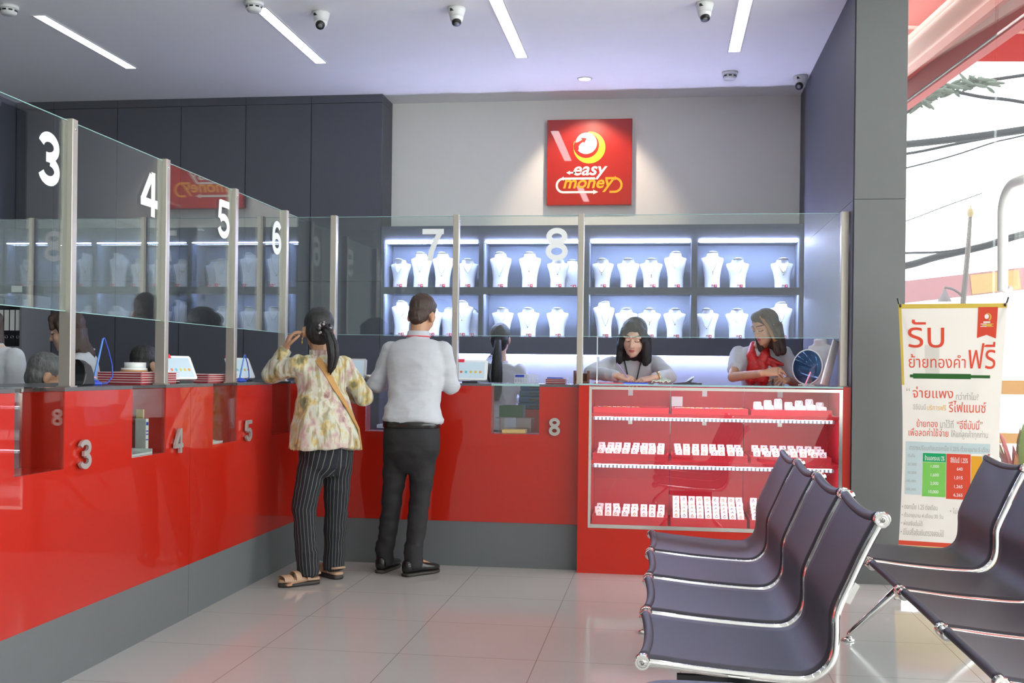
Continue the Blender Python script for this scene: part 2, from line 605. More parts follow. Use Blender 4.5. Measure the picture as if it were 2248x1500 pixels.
b.prism([(-5.9, -4.2), (facx(-4.2), -4.2), (facx(9.6), 9.6), (-5.9, 9.6)], (0, 0, -0.12), V((1, 0, 0)), V((0, 1, 0)), V((0, 0, 1)), 0.12)
struct('floor', b, m_floor)
b = B()
b.prism([(-5.9, -4.2), (facx(-4.2), -4.2), (facx(6.70), 6.70), (1.42, 6.70), (1.42, 9.6), (-5.9, 9.6)], (0, 0, CEIL), X, Y, Z, 0.15)
b.prism([(1.42, 6.70), (facx(6.70), 6.70), (facx(9.6), 9.6), (1.42, 9.6)], (0, 0, 4.3), X, Y, Z, 0.12)
b.box(1.42, facx(6.70), 6.64, 6.699, CEIL + 0.151, 4.42)
b.box(1.40, 1.42, 6.70, 9.6, CEIL + 0.151, 4.42)
struct('ceiling', b, m_ceil)
b = B()
b.box(-5.9, 1.42, 9.40, 9.6, 0, CEIL)
b.box(1.42, facx(9.5), 9.40, 9.6, 0, 4.3)
struct('wall_back', b, m_wall)
b = B()
b.box(-5.9, -5.75, -4.2, 9.4, 0, CEIL)
struct('wall_left', b, m_grey)
b = B()
b.box(-5.9, 3.3, -4.35, -4.2, 0, CEIL)
struct('wall_front', b, m_wall)
b = B()
b.box(1.12, 1.41, 6.72, 9.40, 0, CEIL)
struct('wall_right', b, [m_grey], label='grey panelled return wall beside the staff area, its end face a broad column')
b = B()                                  # end face of the return wall: two stacked panels with a hairline joint
b.box(1.118, 1.412, 6.708, 6.722, 2.286, CEIL)
b.box(1.118, 1.412, 6.708, 6.722, 0, 2.283)
struct('trim_1', b, m_column)
b = B()
b.box(1.114, 1.122, 6.74, 9.02, 2.286, CEIL)
b.box(1.114, 1.122, 6.74, 9.02, 0, 2.283)
struct('trim_2', b, m_grey)

# street front: piers, frames and glass
def fbox(bb, s0, s1, o0, o1, z0, z1, mi=0):
    c = fac((s0 + s1) / 2, (o0 + o1) / 2, (z0 + z1) / 2)
    return bb.obox(c, FT * (abs(s1 - s0) / 2), FN * (abs(o1 - o0) / 2), Z * (abs(z1 - z0) / 2), mi)


SEAM = 3.21
m_joint = M('glass_joint', (0.16, 0.18, 0.18), rough=0.4)
for i, (s0, s1) in enumerate([(-3.3, -0.62), (0.50, 3.3), (3.31, 6.2), (6.21, 8.6)]):
    b = B()
    fbox(b, s0, s1, -0.006, 0.006, 0.02, SEAM - 0.004)
    w = struct('window_%d' % (i + 1), b, m_wglass, label=['tall shopfront glass pane beside the grey column', 'shopfront glass pane beyond the door', 'shopfront glass pane farther along', 'last shopfront glass pane'][i])
    b = B()
    fbox(b, s0, s1, -0.006, 0.006, SEAM + 0.004, 4.28 if i == 0 else CEIL)
    part('transom_pane', b, m_wglass, w)
    b = B()
    fbox(b, s0, s1, -0.004, 0.004, SEAM - 0.004, SEAM + 0.004)
    part('joint', b, m_joint, w)
b = B()
fbox(b, -0.61, 0.49, -0.006, 0.006, 0.02, SEAM - 0.004)
dr = struct('door_1', b, m_wglass, label='frameless glass shop door with a pale pull handle')
b = B()
fbox(b, -0.61, 0.49, -0.006, 0.006, SEAM + 0.004, CEIL)
part('transom_pane', b, m_wglass, dr)
b = B()
hp = [fac(-0.37, -0.008, 1.72), fac(-0.37, -0.05, 1.72)] + [fac(-0.37 + 0.15 * (1 - math.cos(t)), -0.055, 2.14 + 0.15 * math.sin(t)) for t in [i * math.pi / 14 for i in range(8)]] + [fac(-0.1, -0.05, 2.29), fac(-0.1, -0.008, 2.29)]
b.tube(hp, 0.028, 10)
part('pull_handle', b, m_strap if False else m_wplastic, dr)
b = B()
fbox(b, 8.6, 9.6, -0.06, 0.06, 0, CEIL)
struct('wall_street', b, m_wall)
b = B()
fbox(b, -3.3, 8.6, -0.02, 0.02, 0, 0.02)
struct('trim_3', b, m_mirrorsteel)

# ceiling lights
def strip_light(x, y0, y1, label):
    b = B()
    for q in ((x - 0.052, x - 0.040), (x + 0.040, x + 0.052)):
        b.box(q[0], q[1], y0 - 0.012, y1 + 0.012, CEIL - 0.004, CEIL - 0.0005)
    for q in ((y0 - 0.012, y0), (y1, y1 + 0.012)):
        b.box(x - 0.04, x + 0.04, q[0], q[1], CEIL - 0.004, CEIL - 0.0005)
    t = thing('ceiling_light', b, m_wplastic, label, 'light', 'recessed strip lights')
    b = B()
    b.box(x - 0.04, x + 0.04, y0, y1, CEIL - 0.003, CEIL - 0.0005)
    part('diffuser', b, m_strip, t)


rows = ['strip light over the staff side, leftmost in the ceiling', 'strip light in the ceiling above the corner of the counter', 'strip light in the ceiling left of the red logo sign', 'strip light in the ceiling nearest the grey column']
for i, x in enumerate((-4.16, -2.62, -1.07, 0.487)):
    strip_light(x, 6.80 - (0.25 if i > 1 else 0), 8.08, rows[i])
for j, y in enumerate((3.6, 0.6, -2.4)):
    for i, x in enumerate((-4.16, -2.62, -1.07, 0.487)):
        strip_light(x, y, y + 1.3, 'ceiling strip light outside the picture towards the entrance')

# dome cameras, smoke detectors, downlight
def dome(x, y, d, label):
    b = B()
    z = CEIL
    b.loft([B.ring((x, y, z - q), X * r, Y * r, 24) for q, r in ((0.0005, 0.055), (0.012, 0.058), (0.04, 0.050), (0.062, 0.044))])
    t = thing('dome_camera', b, m_wplastic, label, 'camera', 'ceiling dome cameras')
    b = B()
    b.ell((x, y, z - 0.064), 0.043, 0.043, 0.045, nu=20, nv=14)
    part('ball_housing', b, m_wplastic, t)
    d = V(d).normalized()
    c = V((x, y, z - 0.066))
    b = B()
    b.cyl(c + d * 0.030, c + d * 0.046, 0.031, 0.029, 20)
    part('lens', b, m_black, t, 'dark lens ring of the camera')
    b = B()
    b.cyl(c + d * 0.046, c + d * 0.048, 0.016, 0.015, 16)
    part('lens_glass', b, M('lens_grey', (0.2, 0.21, 0.22), rough=0.1), t)
    b = B()
    b.obox((x - 0.02, y - 0.047, z - 0.026), X * 0.014, Y * 0.004, Z * 0.008)
    part('badge', b, m_black, t)


dome(-2.25, 6.93, (0.1, -0.75, -0.75), 'white dome camera beside the second ceiling strip light')
dome(-1.345, 6.93, (0.1, -0.4, -1), 'white dome camera hanging left of the third ceiling strip light')
dome(0.235, 7.0, (0.1, -0.4, -1), 'white dome camera cut by the top edge of the picture')
dome(1.045, 8.80, (-0.4, -0.8, -0.6), 'white dome camera in the ceiling corner by the grey wall')


def smoke(x, y, label):
    b = B()
    b.loft([B.ring((x, y, CEIL - q), X * r, Y * r, 24) for q, r in ((0.0005, 0.062), (0.02, 0.062), (0.022, 0.056))])
    t = thing('smoke_detector', b, m_wplastic, label, 'smoke detector', 'smoke detectors')
    b = B()
    b.loft([B.ring((x, y, CEIL - q), X * r, Y * r, 24) for q, r in ((0.022, 0.050), (0.045, 0.050), (0.058, 0.042), (0.062, 0.02))])
    part('sensor_head', b, m_wplastic, t)
    b = B()
    for k in range(8):
        a = k * math.pi / 4
        b.obox((x + 0.05 * math.cos(a), y + 0.05 * math.sin(a), CEIL - 0.034), V((-math.sin(a), math.cos(a), 0)) * 0.012, V((math.cos(a), math.sin(a), 0)) * 0.0015, Z * 0.005)
    part('vent_slot', b, m_black, t)


smoke(-2.62, 6.70, 'white smoke detector at the near end of the second strip light')
smoke(0.49, 8.64, 'white smoke detector beyond the end of the rightmost strip light')
smoke(-4.25, 6.60, 'white smoke detector at the top left corner of the picture')
b = B()
cx, cy = -0.645, 8.72
b.loft([B.ring((cx, cy, CEIL - q), X * r, Y * r, 28) for q, r in ((0.0006, 0.062), (0.006, 0.06), (0.008, 0.048), (0.004, 0.046))])
t = thing('downlight', b, m_wplastic, 'round recessed downlight above the red logo sign', 'light')
b = B()
b.cyl((cx, cy, CEIL - 0.006), (cx, cy, CEIL - 0.004), 0.045)
part('lamp', b, M('downlight_lens', (0.9, 0.9, 0.9), emit=(1.0, 0.80, 0.62), estr=14), t)
sl = bpy.data.lights.new('downlight_beam', 'SPOT')
sl.energy, sl.color, sl.spot_size, sl.spot_blend, sl.shadow_soft_size = 34, (1.0, 0.80, 0.62), math.radians(78), 0.5, 0.03
so = bpy.data.objects.new('downlight_beam', sl)
COL.objects.link(so)
so.location = (cx, cy, CEIL - 0.02)
so.rotation_euler = V((0.0, 0.76, -1.0)).to_track_quat('-Z', 'Y').to_euler()

# ================================================================== tall grey cupboards behind the left counter
seam = [-5.74, -5.381, -4.783, -4.192, -3.601, -3.013, -2.387]
for i in range(6):
    x0, x1 = seam[i] + 0.0015, seam[i + 1] - 0.0015
    b = B()
    b.box(x0, x1, 9.072, 9.399, 0, 3.51)
    b.box(x0, x1, 9.050, 9.399, 3.512, CEIL - 0.001)
    t = thing('tall_cupboard', b, m_grey if i else m_grey, ['narrow tall grey cupboard in the far left corner', 'tall grey cupboard behind the file shelf, second from the left corner', 'tall grey cupboard seen above the pane numbered 3', 'tall grey cupboard seen between panes 4 and 5', 'tall grey cupboard seen above the pane numbered 6', 'tall grey cupboard next to the lit shelving, at the right end'][i], 'cupboard', 'tall grey cupboards')
    for nm, z0, z1 in (('upper_door', 1.985, 3.508), ('lower_door', 0.08, 1.981)):
        b = B()
        b.box(x0 + 0.002, x1 - 0.002, 9.050, 9.071, z0, z1)
        part(nm, b, m_grey, t)

# ================================================================== lit display shelving
niches = [(-2.357, -1.541), (-1.500, -0.660), (-0.615, 0.224), (0.270, 1.083)]
zr = [(1.936, 2.316), (1.520, 1.889)]
b = B()
b.box(-2.386, 1.113, 9.05, 9.399, 2.316, 2.453)
b.box(-2.386, 1.113, 9.05, 9.36, 1.889, 1.936)
b.box(-2.386, 1.113, 9.05, 9.36, 1.380, 1.520)
xs = [-2.386] + [q for n in niches for q in n] + [1.113]
for i in range(0, 10, 2):
    b.box(xs[i], xs[i + 1], 9.05, 9.36, 1.52, 1.889)
    b.box(xs[i], xs[i + 1], 9.05, 9.36, 1.936, 2.316)
sh = thing('display_shelving', b, m_shelfgrey, 'long grey wall shelving with eight lit niches of necklace busts', 'shelving')
place = ['left', 'second', 'third', 'right']
for r, (z0, z1) in enumerate(zr):
    for i, (x0, x1) in enumerate(niches):
        b = B()
        b.box(x0, x1, 9.345, 9.36, z0, z1)
        b.box(x0, x0 + 0.004, 9.07, 9.345, z0, z1)
        b.box(x1 - 0.004, x1, 9.07, 9.345, z0, z1)
        b.box(x0 + 0.004, x1 - 0.004, 9.07, 9.345, z0, z0 + 0.003)
        b.box(x0 + 0.004, x1 - 0.004, 9.07, 9.345, z1 - 0.003, z1)
        n = part('niche', b, m_niche, sh, 'pale lining of the lit niche')
        b = B()
        b.box(x0 + 0.02, x1 - 0.02, 9.085, 9.103, z1 - 0.0075, z1 - 0.0035)
        part('hidden_led_strip', b, m_ledb, n)  # unseen; in the upper niches added behind the diodes to brighten the busts
        b = B()
        if r == 0:                            # bare diodes along the front edge of the upper niches
            k = 52
            for q in range(k):
                xx = x0 + 0.012 + (x1 - x0 - 0.024) * (q + 0.5) / k
                b.box(xx - 0.0050, xx + 0.0050, 9.043, 9.0495, z1 + 0.0005, z1 + 0.0065)
            part('led_dots', b, m_leddot, n)
            b = B()
        b.box(x0, x1, 9.050, 9.062, z1 - 0.012, z1)
        part('light_lip', b, m_shelfgrey, n)  # in the upper niches added to keep the strip out of sight
b = B()                                   # light under the shelving
b.box(-2.3, 1.08, 9.30, 9.32, 1.368, 1.379)
part('under_shelf_light', b, m_ledback, sh)
b = B()
b.box(-2.386, 1.113, 9.385, 9.399, 0.02, 1.379)
part('splashback', b, M('splashback_white', (0.62, 0.64, 0.72), rough=0.5), sh)
b = B()
b.box(-2.386, 1.113, 9.0, 9.384, 0.0, 0.74)
back_unit = thing('back_counter', b, m_grey, 'low grey counter under the lit shelving behind the staff', 'counter')
b = B()
b.box(-2.386, 1.113, 8.98, 9.384, 0.741, 0.77)
part('worktop', b, M('white_worktop', (0.6, 0.6, 0.62), rough=0.4), back_unit)

# ------------------------------------------------------------------ necklace busts
def bust_mesh(h):
    b = B()
    prof = [(0.0, 0.066, 0.040, 0.0), (0.04, 0.063, 0.038, 0.003), (0.30, 0.064, 0.036, 0.012), (0.55, 0.076, 0.040, 0.018), (0.72, 0.090, 0.044, 0.02),
            (0.80, 0.0935, 0.040, 0.02), (0.835, 0.092, 0.036, 0.02), (0.85, 0.085, 0.036, 0.02), (0.87, 0.060, 0.036, 0.018), (0.90, 0.050, 0.036, 0.016), (0.96, 0.047, 0.036, 0.012), (0.985, 0.043, 0.034, 0.01), (1.0, 0.030, 0.025, 0.01)]
    b.loft([B.ring((0, q[3], q[0] * h), X * q[1], Y * q[2], 28, 2.3) for q in prof])
    return b


def bust_thing(h, label):
    o = thing('necklace_bust', bust_mesh(h), m_bust, label, 'necklace bust', 'white necklace busts in the lit niches', base=(0, 0, 0))
    e = B()
    e.loft([B.ring((0, -0.004, 0.975 * h), X * 0.0445, Y * 0.034 - Z * 0.012, 28), B.ring((0, -0.006, 0.99 * h), X * 0.036, Y * 0.028 - Z * 0.012, 28)])
    part('neck_cap', e, m_bust, o)
    return o


def necklace(h, drop, w, mat, pend, label):
    b = B()
    z0 = 0.90 * h
    pts = []
    for i in range(21):
        t = -1 + 2 * i / 20
        x = w * t
        z = z0 - drop * (1 - abs(t) ** 1.7)
        f = max(0.0, min(1.0, (z / h)))
        # stay just in front of the bust surface
        dep = 0.0385 + 0.004
        hw = 0.066 + (0.0935 - 0.066) * max(0, min(1, (f - 0.3) / 0.5)) if f < 0.85 else 0.052
        yy = 0.018 - dep * math.sqrt(max(0.05, 1 - (abs(x) / (hw + 0.004)) ** 2.3))
        pts.append((x, yy - 0.002, z))
    b.tube(pts, 0.0016, 6)
    o = thing('necklace', b, mat, label, 'necklace', 'necklaces on the white busts', base=(0, 0, 0))
    if pend:
        p = V(pts[10])
        e = B()
        e.ell(p + V((0, -0.003, -0.008)), 0.0055, 0.003, 0.008, nu=10, nv=8)
        if pend > 1:
            e.ell(p + V((0, -0.003, -0.024)), 0.004, 0.003, 0.007, nu=10, nv=8)
        if pend > 2:
            for k in (-3, -2, -1, 1, 2, 3):
                q = V(pts[10 + k])
                e.ell(q + V((0, -0.002, -0.003)), 0.004, 0.003, 0.004, nu=8, nv=6)
        part('pendant', e, mat, o)
    return o


def price_tag(label):
    b = B()
    b.obox((-0.013, 0, 0.0145), X * 0.012, Y * 0.0015, Z * 0.0135)
    o = thing('price_tag', b, m_tagwhite, label, 'price tag', 'price tags before the busts', base=(0, 0, 0))
    e = B()
    e.obox((0.012, -0.0005, 0.0145), X * 0.0125, Y * 0.0018, Z * 0.0135)
    e.obox((-0.013, -0.002, 0.022), X * 0.008, Y * 0.0004, Z * 0.003)
    part('red_panel', e, m_tagred, o)
    e = B()
    e.ell((0.014, -0.003, 0.016), 0.0055, 0.001, 0.006, nu=10, nv=6)
    part('print', e, m_tagwhite, o)
    return o


# (niche row, niche, x, tall, turn, y, necklace kind)
BU = [(0, 0, -2.254, 0, 0.45, 9.19, 1), (0, 0, -2.070, 1, 0.25, 9.19, 2), (0, 0, -1.880, 1, 0.15, 9.19, 3), (0, 0, -1.662, 0, -0.25, 9.19, 1),
      (0, 1, -1.380, 1, 0.12, 9.19, 3), (0, 1, -1.128, 1, 0.05, 9.19, 2), (0, 1, -0.885, 0, 0.05, 9.17, 2), (0, 1, -0.772, 0, 0.1, 9.285, 0),
      (0, 2, -0.513, 0, 0.15, 9.19, 4), (0, 2, -0.297, 0, 0.05, 9.19, 1), (0, 2, -0.105, 0, -0.05, 9.19, 5), (0, 2, 0.096, 1, -0.1, 9.19, 1),
      (0, 3, 0.397, 1, -0.12, 9.19, 5), (0, 3, 0.604, 0, -0.08, 9.19, 1), (0, 3, 0.965, 0, -0.15, 9.19, 4),
      (1, 0, -2.235, 1, 0.1, 9.19, 1), (1, 0, -1.968, 0, 0.1, 9.19, 2), (1, 0, -1.833, 0, 0.0, 9.285, 0), (1, 0, -1.700, 1, -0.1, 9.17, 2), (1, 0, -1.640, 0, 0.0, 9.285, 0),
      (1, 1, -1.357, 0, 0.1, 9.19, 1), (1, 1, -1.136, 0, 0.05, 9.19, 3), (1, 1, -0.888, 0, 0.0, 9.19, 0),
      (1, 2, -0.490, 1, -0.75, 9.19, 3), (1, 2, -0.308, 0, -0.1, 9.19, 5), (1, 2, -0.116, 0, 0.0, 9.19, 4), (1, 2, 0.094, 0, -0.05, 9.19, 2),
      (1, 3, 0.358, 0, 0.2, 9.19, 3), (1, 3, 0.602, 0, 0.0, 9.19, 1), (1, 3, 0.958, 1, -0.1, 9.19, 2)]
H0, H1 = 0.242, 0.298
short, tall = bust_thing(H0, ''), bust_thing(H1, '')
NK = {1: (0.085, 0.046, m_silver, 0), 2: (0.095, 0.036, m_silver, 1), 3: (0.125, 0.052, m_silver, 1), 4: (0.08, 0.050, m_gold, 3), 5: (0.10, 0.044, m_gold, 2)}
nk0 = {k: necklace(H0, v[0], v[1], v[2], v[3], '') for k, v in NK.items()}
nk1 = {k: necklace(H1, v[0] * 1.25, v[1], v[2], v[3], '') for k, v in NK.items()}
tg0 = price_tag('')
cnt = {}
bname = ['leftmost bust', 'second bust from left', 'third bust from left', 'fourth bust from left', 'fifth bust from left']
nname = ['first', 'second', 'third', 'fourth']
for r, i, x, tl, turn, y, nk in BU:
    k = cnt.get((r, i), 0)
    cnt[(r, i)] = k + 1
    z = zr[r][0] + 0.0035
    where = '%s, %s %s niche' % (bname[k], ['upper', 'lower'][r], nname[i])
    dup(tall if tl else short, (x, y, z), ('tall' if tl else 'short') + ' white necklace bust, ' + where.replace(' bust', ''), rot=-turn * 0.55)
    if nk:
        q = (nk1 if tl else nk0)[nk]
        dup(q, (x, y, z), ['', 'fine silver chain', 'silver chain with a small drop', 'long silver chain with a pendant', 'gold necklace with a row of beads', 'gold chain with a double pendant'][nk] + ' on the ' + where, rot=-turn * 0.55)
    dup(tg0, (x + 0.012, y - 0.062 - (0.02 if y > 9.2 else 0), z + 0.0005), 'red and white price tag before the ' + where)
for o in [short, tall, tg0] + list(nk0.values()) + list(nk1.values()):
    for c in list(o.children):
        bpy.data.objects.remove(c)
    bpy.data.objects.remove(o)

# ================================================================== logo sign
def arc(cx, cy, r, a0, a1, n=24, ry=None):
    ry = r if ry is None else ry
    return [(cx + r * math.cos(math.radians(a0 + (a1 - a0) * i / n)), cy + ry * math.sin(math.radians(a0 + (a1 - a0) * i / n))) for i in range(n + 1)]


def logo(o, u, w, n, s, d, t, mats, word=True):
    """the round arrow mark and the two words; s = panel side length; unit square coordinates"""
    def P(pts):
        return [(x * s, y * s) for x, y in pts]
    # crescent
    b = B()
    out = arc(0.50, 0.675, 0.187, 92, -180 - 25, 40)
    inn = arc(0.462, 0.702, 0.150, -180 - 18, 84, 40)
    b.prism(P(out + inn), o, u, w, n, d)
    part('yellow_crescent', b, mats[0], t)
    b = B()
    body = arc(0.462, 0.722, 0.124, 158, -200, 44)
    # white disc with an arrow notch
    disc = arc(0.462, 0.725, 0.126, 196, -150, 44)
    notch = [(0.345, 0.655), (0.352, 0.69), (0.375, 0.735), (0.41, 0.765), (0.392, 0.785), (0.468, 0.782), (0.432, 0.727), (0.424, 0.748), (0.385, 0.722), (0.36, 0.688), (0.342, 0.70)]
    disc = arc(0.462, 0.725, 0.126, 176, -140, 44)
    tail = [(0.376, 0.655), (0.372, 0.69), (0.395, 0.722), (0.427, 0.742), (0.437, 0.725), (0.468, 0.785), (0.398, 0.790), (0.413, 0.768), (0.365, 0.742)]
    b.prism(P(disc + tail), o, u, w, n, d)
    part('white_disc', b, mats[1], t)
    if not word:
        return
    b = B()
    b.text('easy', o + u * (0.315 * s) + w * (0.30 * s), u, w, n, 0.40 * s, 0.155 * s, d, bold=0.02, shear=0.25)
    b.prism(P([(0.23, 0.382), (0.275, 0.405), (0.275, 0.391), (0.335, 0.391), (0.335, 0.371), (0.275, 0.371), (0.275, 0.357)]), o, u, w, n, d)
    b.ribbon(P([(0.57, 0.312), (0.20, 0.312)] + arc(0.20, 0.232, 0.080, 90, 270, 14) + [(0.56, 0.152)]), 0.026 * s, o, u, w, n, d)
    b.prism(P([(0.55, 0.125), (0.61, 0.152), (0.55, 0.18)]), o, u, w, n, d)
    part('white_lettering', b, mats[1], t)
    b = B()
    b.text('money', o + u * (0.195 * s) + w * (0.150 * s), u, w, n, 0.60 * s, 0.148 * s, d, bold=0.02, shear=0.25)
    b.ribbon(P([(0.69, 0.312), (0.80, 0.312)] + arc(0.80, 0.232, 0.080, 90, -90, 14) + [(0.74, 0.152)]), 0.026 * s, o, u, w, n, d)
    part('amber_lettering', b, mats[2], t)


b = B()
b.box(-1.007, -0.281, 9.335, 9.399, 2.662, 3.396)
sg = thing('logo_sign', b, m_red, 'square glossy red logo sign on the white back wall', 'sign', bev=0.004)
m_ly = M('logo_yellow', (0.90, 0.62, 0.03), rough=0.3)
m_lw = M('logo_white', (0.90, 0.86, 0.78), rough=0.3)
m_la = M('logo_amber', (0.90, 0.42, 0.01), rough=0.3)
logo(V((-1.007, 9.3345, 2.662)), X * 1.0, Z, -Y, 0.728, 0.002, sg, [m_ly, m_lw, m_la])

# ================================================================== counters
def digit(ch, bb, o, u, w, n, wd, h, d, st=0.185):
    """bold grotesque figures drawn as strokes inside a wd x h box"""
    k = wd / h
    h2 = st / 2
    L = []
    if ch == '3':
        L = [(arc(k / 2 - .01, 0.725, k / 2 - h2 - .01, 165, -80, 20, 0.275 - h2 + 0.005), 0), (arc(k / 2, 0.28, k / 2 - h2, 82, -165, 22, 0.28 - h2), 0)]
        L.append(([(k * .36, 0.53), (k * .55, 0.53)], 0))
    elif ch == '4':
        L = [([(k * .62, 0.93), (h2 * .9, 0.33)], 0), ([(0.0, 0.30), (k, 0.30)], 0), ([(k * .72, 0.0), (k * .72, 1.0)], 0)]
    elif ch == '5':
        L = [([(k * .96, 1 - h2), (k * .2, 1 - h2)], 0), ([(k * .24, 1 - h2 * .3), (k * .16, .5)], 0), (arc(k / 2, 0.325, k / 2 - h2, 140, -165, 24, 0.325 - h2), 0)]
    elif ch == '6':
        L = [(arc(k / 2, 0.325, k / 2 - h2, 0, 360, 28, 0.325 - h2)[:-1], 1), ([(h2, 0.33), (h2 * 1.05, 0.60), (h2 * 1.5, 0.76)] + arc(k / 2 + .03, 0.70, k / 2 - h2 - .02, 140, 25, 12, 0.30 - h2), 0)]
    elif ch == '7':
        L = [([(0, 1 - h2), (k, 1 - h2)], 0), ([(k - h2 * .9, 1 - h2 * .4), (k * .62, .62), (k * .42, .28), (k * .36, 0)], 0)]
    elif ch == '8':
        L = [(arc(k / 2, 0.745, k / 2 - h2 - .015, 0, 360, 26, 0.255 - h2 + 0.01)[:-1], 1), (arc(k / 2, 0.285, k / 2 - h2, 0, 360, 28, 0.285 - h2)[:-1], 1)]
    for i, (pts, cl) in enumerate(L):
        bb.ribbon([(p[0] * h, p[1] * h) for p in pts], st * h, o + n * (0.0001 * i), u, w, n, d, closed=bool(cl))


XF, YF = -2.32, 6.81           # front planes of the two counters
ZT = 1.158
def side_panel(y0, y1, wins, ztop=1.142, zb=0.262):
    """red panel in the X plane with notches cut down from its top edge"""
    b = B()
    b.box(XF - 0.02, XF, y0, y1, zb, 0.838)
    e = [y0] + [q for w in wins for q in w] + [y1]
    for i in range(0, len(e), 2):
        b.box(XF - 0.02, XF, e[i], e[i + 1], 0.838, ztop)
    return b


left_mods = [(1.652, 3.4005, [(1.92, 2.25), (2.79, 3.123)], 'nearest red counter section, partly outside the picture'),
             (3.4035, 5.1525, [(3.667, 4.000), (4.553, 4.882)], 'red counter section numbered 3 and 4 along the left side'),
             (5.1555, 6.789, [(5.428, 5.753), (6.300, 6.625)], 'red counter section numbered 5 in the left corner')]
nums_left = [[], [('3', 4.079, 4.178), ('4', 4.939, 5.047)], [('5', 5.834, 5.943)]]
for (y0, y1, wins, lab), nums in zip(left_mods, nums_left):
    b = B()
    b.box(XF - 0.48, XF - 0.021, y0, y1, 0.0, 0.76)
    for ya, yb in [(y0, y0 + 0.02), (y1 - 0.02, y1)]:
        b.box(XF - 0.48, XF - 0.021, ya, yb, 0.76, 1.142)
    t = thing('service_counter', b, m_grey, lab, 'counter', 'red service counter sections')
    part('front_panel', side_panel(y0, y1, wins), m_red, t, 'glossy red front panel')
    b = B()
    b.box(XF - 0.0205, XF - 0.0005, y0, y1, 0.0, 0.2615)
    part('plinth', b, m_plinth, t, 'grey plinth')
    for ya, yb in wins:
        b = B()
        b.box(XF - 0.19, XF - 0.0205, ya - 0.012, ya - 0.0005, 0.826, 1.142)
        b.box(XF - 0.19, XF - 0.0205, yb + 0.0005, yb + 0.012, 0.826, 1.142)
        b.box(XF - 0.19, XF - 0.0205, ya - 0.012, yb + 0.012, 0.814, 0.8375)
        part('hatch_lining', b, m_redm, t, 'red lining of the hatch')
        b = B()
        b.box(XF - 0.010, XF - 0.004, ya + 0.0005, yb - 0.0005, 0.8385, 1.1415)
        part('hatch_glass', b, m_glass, t, 'clear glass closing the hatch')
    for ch, ya, yb in nums:
        b = B()
        digit(ch, b, V((XF + 0.012, ya, 0.828)), Y, Z, X, 0.088, 0.118, 0.012, st=0.175)
        part('number_%s' % ch, b, m_num, t, 'raised metal figure %s' % ch)
# back counter
b = B()
b.box(-2.298, -0.513, YF + 0.021, YF + 0.48, 0.0, 0.76)
for xa in (-2.298, -0.533):
    b.box(xa, xa + 0.02, YF + 0.021, YF + 0.48, 0.76, 1.142)
t = thing('service_counter', b, m_grey, 'red counter section numbered 8 facing the room, behind the standing man', 'counter', 'red service counter sections')
b = B()
b.box(XF + 0.0015, -0.5125, YF, YF + 0.02, 0.284, 0.842)
e = [XF + 0.0015, -1.885, -1.577, -1.070, -0.764, -0.5125]
for i in range(0, 6, 2):
    b.box(e[i], e[i + 1], YF, YF + 0.02, 0.842, 1.142)
part('front_panel', b, m_red, t, 'glossy red front panel')
b = B()
b.box(XF + 0.0015, -0.5125, YF + 0.004, YF + 0.02, 0.0, 0.2835)
part('plinth', b, m_plinth, t, 'grey plinth')
for xa, xb in ((-1.885, -1.577), (-1.070, -0.764)):
    b = B()
    b.box(xa - 0.012, xa - 0.0005, YF + 0.0205, YF + 0.12, 0.826, 1.142)
    b.box(xb + 0.0005, xb + 0.012, YF + 0.0205, YF + 0.12, 0.826, 1.142)
    b.box(xa - 0.012, xb + 0.012, YF + 0.0205, YF + 0.19, 0.814, 0.8415)
    part('hatch_lining', b, m_redm, t, 'red lining of the hatch')
    b = B()
    b.box(xa + 0.0005, xb - 0.0005, YF + 0.004, YF + 0.010, 0.8425, 1.1415)
    part('hatch_glass', b, m_cglass, t, 'clear glass closing the hatch')
b = B()
digit('8', b, V((-0.700, YF - 0.012, 0.838)), X, Z, -Y, 0.070, 0.110, 0.012, st=0.175)
part('number_8', b, m_num, t, 'raised metal figure 8')
# worktops
def slab_x(ya, yb, xa=XF - 0.62, xb=XF):
    return (xa, xb, ya, yb, 1.1425, ZT)


b = B()
e = [1.652, 1.92, 2.25, 2.79, 3.123, 3.667, 4.000, 4.553, 4.882, 5.428, 5.753, 6.300, 6.625, 6.808]
for i in range(0, len(e), 2):
    b.box(*slab_x(e[i], e[i + 1]))
for i in range(1, len(e) - 1, 2):
    b.box(*slab_x(e[i], e[i + 1], XF - 0.62, XF - 0.20))
wt = thing('counter_worktop', b, m_top, 'dark stone worktop along the left counter', 'worktop')
for i in range(1, len(e) - 1, 2):
    b = B()
    b.box(XF - 0.1995, XF, e[i] + 0.0005, e[i + 1] - 0.0005, 1.1445, ZT)
    part('glass_insert', b, m_glass, wt)
b = B()
e = [XF - 0.62, -1.885, -1.577, -1.070, -0.764, -0.5125]
for i in range(0, 6, 2):
    b.box(e[i], e[i + 1], YF if i else YF, YF + 0.55, 1.1425, ZT)
for i in (1, 3):
    b.box(e[i], e[i + 1], YF + 0.20, YF + 0.55, 1.1425, ZT)
wt = thing('counter_worktop', b, m_top, 'dark stone worktop of the back counter, beside the jewellery case', 'worktop')
for i in (1, 3):
    b = B()
    b.box(e[i] + 0.0005, e[i + 1] - 0.0005, YF, YF + 0.1995, 1.1445, ZT)
    g = part('glass_insert', b, m_glass, wt)
    b = B()
    b.box(e[i] + 0.0005, e[i + 1] - 0.0005, YF - 0.001, YF - 0.0002, 1.145, ZT)
    part('glass_edge', b, m_gedge, g)

